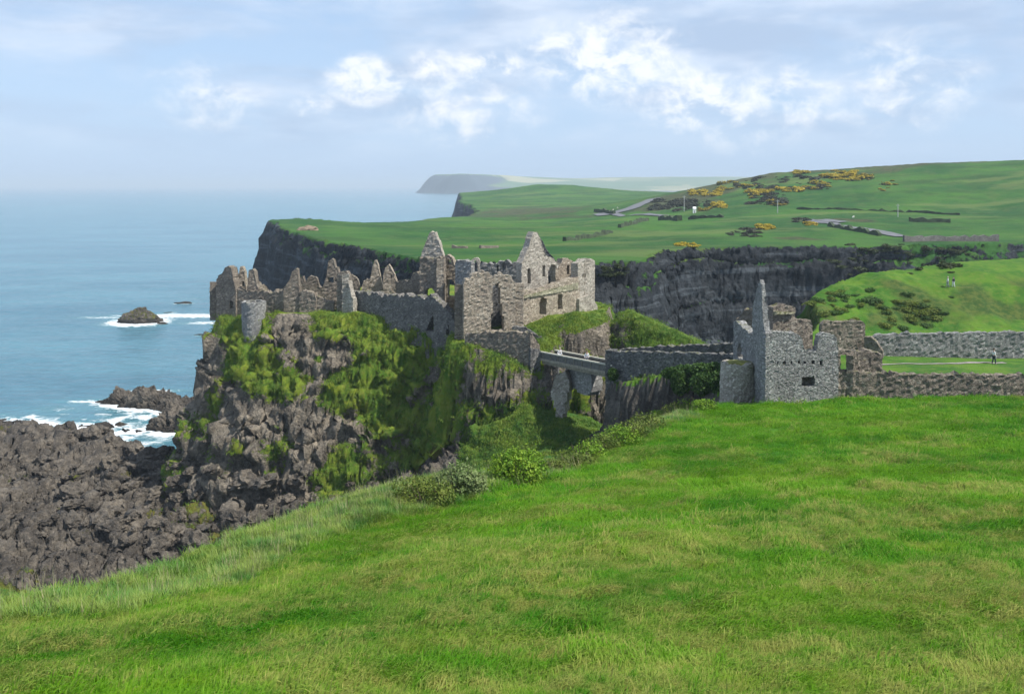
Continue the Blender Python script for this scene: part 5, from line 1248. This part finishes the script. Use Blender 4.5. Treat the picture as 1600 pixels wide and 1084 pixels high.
# ------------------------------------------------------------------ grass of the meadow: bent blades in tufts, scattered over the turf
def tuft_mesh(name, n, ln, wd_, lean, seed, spread=.16, segs=3):
    r = random.Random(seed); V = []; Fc = []
    for i in range(n):
        a = r.gauss(0, .7); L = ln * r.uniform(.55, 1.25); bx, by = r.gauss(0, spread), r.gauss(0, spread)
        w0 = wd_ * r.uniform(.7, 1.3); b_ = lean * r.uniform(.5, 1.35); d = Vector((math.cos(a), math.sin(a), 0)); s_ = Vector((-d.y, d.x, 0))
        c = Vector((bx, by, -.03)); th = r.uniform(.05, .4); k = len(V)
        for j in range(segs + 1):
            ww = w0 * (1 - (j / segs) ** 1.6) * .5 + .001
            V += [tuple(c - s_ * ww), tuple(c + s_ * ww)]
            th2 = th + b_ * j / segs; c = c + (d * math.sin(th2) + Vector((0, 0, max(math.cos(th2), -.25)))) * L / segs
            if j: Fc.append((k + 2 * j - 2, k + 2 * j - 1, k + 2 * j + 1, k + 2 * j))
    me = bpy.data.meshes.new(name); me.from_pydata(V, [], Fc); me.update(); return me
m, t = new_mat('grass_blades')
p = worldpos(t); col = meadow_colour(t, p)
rnd = t.new('ShaderNodeObjectInfo').outputs['Random']
col = t.mix(t.math('MULTIPLY', rnd, .55), col, (.14, .31, .015)); col = t.mix(t.math('MULTIPLY', t.ramp(rnd, .92, .97), .6), col, (.40, .36, .12))
d_ = t.new('ShaderNodeBsdfPrincipled', ins={'Base Color': col, 'Roughness': .6, 'Specular IOR Level': .12})
tl = t.new('ShaderNodeBsdfTranslucent', ins={'Color': col})
finish(t, t.new('ShaderNodeMixShader', ins={0: .45, 1: d_.outputs[0], 2: tl.outputs[0]}).outputs[0]); M['blades'] = m
m, t = new_mat('dry_stalks')
p = worldpos(t); col = t.mix(t.ramp(t.noise(p, 1.5, 4), .4, .6), (.12, .17, .05), (.30, .28, .14))
finish(t, t.new('ShaderNodeBsdfPrincipled', ins={'Base Color': col, 'Roughness': .7}).outputs[0]); M['stalk'] = m
m, t = new_mat('verge_blades')
p = worldpos(t); col = t.mix(t.ramp(t.noise(p, .8, 4), .35, .65), (.070, .205, .016), (.22, .30, .045))
finish(t, t.new('ShaderNodeMixShader', ins={0: .3, 1: t.new('ShaderNodeBsdfPrincipled', ins={'Base Color': col, 'Roughness': .6}).outputs[0], 2: t.new('ShaderNodeBsdfTranslucent', ins={'Color': col}).outputs[0]}).outputs[0]); M['verge'] = m

def scatter(name, label, pts, rots, scl, idx, meshes, kind='stuff'):
    src = bpy.data.collections.new(name + '_kinds')            # templates live outside the scene
    for k, me in enumerate(meshes):
        o = bpy.data.objects.new('%s_kind_%02d' % (name, k), me); src.objects.link(o)
    me = bpy.data.meshes.new(name); me.vertices.add(len(pts)); me.vertices.foreach_set('co', np.asarray(pts, np.float32).ravel())
    a = me.attributes.new('rot', 'FLOAT_VECTOR', 'POINT'); a.data.foreach_set('vector', np.asarray(rots, np.float32).ravel())
    a = me.attributes.new('scl', 'FLOAT', 'POINT'); a.data.foreach_set('value', np.asarray(scl, np.float32))
    a = me.attributes.new('idx', 'INT', 'POINT'); a.data.foreach_set('value', np.asarray(idx, np.int32))
    o = bpy.data.objects.new(name, me); COL.objects.link(o); tag(o, label, None, None, kind)
    g = bpy.data.node_groups.new(name + '_scatter', 'GeometryNodeTree')
    g.interface.new_socket('Geometry', in_out='INPUT', socket_type='NodeSocketGeometry'); g.interface.new_socket('Geometry', in_out='OUTPUT', socket_type='NodeSocketGeometry')
    N = g.nodes.new; gi_, go_ = N('NodeGroupInput'), N('NodeGroupOutput')
    ci = N('GeometryNodeCollectionInfo'); ci.inputs['Collection'].default_value = src; ci.inputs['Separate Children'].default_value = True; ci.inputs['Reset Children'].default_value = True
    ip = N('GeometryNodeInstanceOnPoints'); ip.inputs['Pick Instance'].default_value = True
    def at(nm, dt): n = N('GeometryNodeInputNamedAttribute'); n.data_type = dt; n.inputs[0].default_value = nm; return n.outputs[0]
    L = g.links.new
    L(gi_.outputs[0], ip.inputs['Points']); L(ci.outputs[0], ip.inputs['Instance']); L(at('idx', 'INT'), ip.inputs['Instance Index'])
    e2r = N('FunctionNodeEulerToRotation'); L(at('rot', 'FLOAT_VECTOR'), e2r.inputs[0]); L(e2r.outputs[0], ip.inputs['Rotation'])
    L(at('scl', 'FLOAT'), ip.inputs['Scale']); L(ip.outputs[0], go_.inputs[0])
    o.modifiers.new('scatter', 'NODES').node_group = g
    return o
# ground sampler on the polar sheet
lr = np.log(radii)
def sheet(x, y):
    """interpolated displaced height, macro fields"""
    j = (np.degrees(np.arctan2(x, y)) + 37.5) / 75 * (na - 1)   # columns are even in angle
    i = np.interp(y, radii, np.arange(nr))
    i0 = np.clip(np.floor(i).astype(int), 0, nr - 2); j0 = np.clip(np.floor(j).astype(int), 0, na - 2); fi, fj = np.clip(i - i0, 0, 1), np.clip(j - j0, 0, 1)
    def s_(a): a = a.reshape(nr, na); return (a[i0, j0] * (1 - fi) * (1 - fj) + a[i0 + 1, j0] * fi * (1 - fj) + a[i0, j0 + 1] * (1 - fi) * fj + a[i0 + 1, j0 + 1] * fi * fj)
    return s_(Z), s_(D), s_(R.astype(float)), s_(G)
gr = np.random.default_rng(21)
def sample_wedge(n, y0, y1, power):
    """density falling as 1/y^power inside the seen wedge"""
    u = gr.random(n); e_ = 2 - power
    y = (y0 ** e_ + u * (y1 ** e_ - y0 ** e_)) ** (1 / e_) if abs(e_) > 1e-6 else y0 * (y1 / y0) ** u
    x = y * np.tan(np.radians(gr.uniform(-36.5, 36.5, n)))
    return x, y
x, y = sample_wedge(135000, 10.5, 73, 1.75)
z, dd, rr, _ = sheet(x, y)
k = (rr < .01) & (dd < -.15) & ~((y > 71.3) & (x > 18)); x, y, z = x[k], y[k], z[k]
comb = fbm(x, y, x * 0, 7, 3) * 2.2 + fbm(x, y, x * 0 + 5, 1.6, 2) * 1.6
hgt = 1 + fbm(x, y, x * 0 + 9, 1.8, 3) * 1.3
az = .3 + comb + gr.normal(size=len(x)) * .35
sc_ = (.62 + .011 * y) * np.clip(hgt, .45, 1.8) * gr.uniform(.75, 1.25, len(x))
for off in (0, 1.7):                                   # two faint wheel tracks pressed into the grass
    tx = np.interp(y, [18, 30, 48, 66], [8.0, 9.6, 13.0, 19.5]) + off + np.sin(y * .25) * .2
    sc_ = sc_ * (1 - .6 * np.exp(-((x - tx) / .28) ** 2))
blades = [tuft_mesh('tuft', 26, .23, .020, 1.9, s, .17) for s in range(5)]
for b_ in blades: b_.materials.append(M['blades'])
scatter('meadow_grass', 'long green meadow grass laid over by the wind', np.stack([x, y, z], 1), np.stack([gr.normal(size=len(x)) * .12, gr.normal(size=len(x)) * .12, az], 1), sc_, gr.integers(0, 5, len(x)), blades)
# taller, greyer grass and dry stalks on the verge along the rim
pl = np.array([(PX(a, c), c) for a, c in ((1100, 66.5), (950, 57), (880, 50), (700, 44), (560, 41), (440, 35), (340, 30), (180, 24))])
ed = np.array([(12.6, 68), (8.7, 61), (1.9, 52.5), (-3.9, 50), (-6.7, 47), (-9.6, 45), (-12.6, 40), (-16.5, 24)])
n_ = 13000
f_ = gr.random(n_) * (len(pl) - 1); i_ = f_.astype(int); q_ = (f_ - i_)[:, None]; a_ = pl[i_] * (1 - q_) + pl[np.minimum(i_ + 1, 7)] * q_; b_ = ed[i_] * (1 - q_) + ed[np.minimum(i_ + 1, 7)] * q_
s_ = gr.random(n_)[:, None] * 1.0 + gr.normal(size=(n_, 1)) * .06; xy = a_ * (1 - s_) + b_ * s_; x, y = xy.T
z, dd, rr, _ = sheet(x, y); k = dd < .6; x, y, z = x[k], y[k], z[k]
vb = [tuft_mesh('verge_tuft', 22, .42, .020, 1.1, 50 + s, .17) for s in range(3)]; vs = [tuft_mesh('stalk_tuft', 7, .85, .014, .35, 60 + s, .12) for s in range(2)]
for b_ in vb: b_.materials.append(M['verge'])
for b_ in vs: b_.materials.append(M['stalk'])
ix = np.where(gr.random(len(x)) < .93, gr.integers(0, 3, len(x)), gr.integers(3, 5, len(x)))
scatter('verge_grass', 'rank blue-green grass and dry stalks on the rim of the meadow', np.stack([x, y, z], 1), np.stack([x * 0, x * 0, gr.uniform(0, 6.3, len(x))], 1), gr.uniform(.6, 1.2, len(x)), ix, vb + vs)
# cushions of grass and weeds on the crag, the chasm sides and the mound
m, t = new_mat('cliff_tufts')
p = worldpos(t); col = t.mix(t.ramp(t.noise(p, .35, 5, .6), .38, .62), (.070, .165, .012), (.180, .265, .020)); col = t.mix(t.math('MULTIPLY', t.ramp(t.noise(p, 1.8, 4), .5, .7), .6), col, (.21, .22, .04))
finish(t, t.new('ShaderNodeMixShader', ins={0: .3, 1: t.new('ShaderNodeBsdfPrincipled', ins={'Base Color': col, 'Roughness': .7}).outputs[0], 2: t.new('ShaderNodeBsdfTranslucent', ins={'Color': col}).outputs[0]}).outputs[0]); M['cliff_tuft'] = m
sel_ = np.nonzero((PY0 > 76) & (PY0 < 142) & (H > 1.5) & (G > .46) & (np.abs(PX0 / PY0) < .62) & ~((PX0 > 38) & (PY0 > 106)) & (N1.dot([0, -1, 0]) > .12))[0]
sel_ = gr.choice(sel_, min(len(sel_), 42000), replace=False)
ct = [tuft_mesh('cliff_tuft', 18, .30, .06, 1.5, 70 + s, .24, 2) for s in range(4)]
for b_ in ct: b_.materials.append(M['cliff_tuft'])
pts = np.stack([X, Y, Z], -1)[sel_]; nn = len(sel_)
scatter('cliff_grass', 'cushions of grass and weeds growing on the ledges of the crag', pts, np.stack([gr.uniform(.2, .8, nn), gr.normal(size=nn) * .2, gr.uniform(0, 6.3, nn)], 1), gr.uniform(.5, 1.25, nn), gr.integers(0, 4, nn), ct)
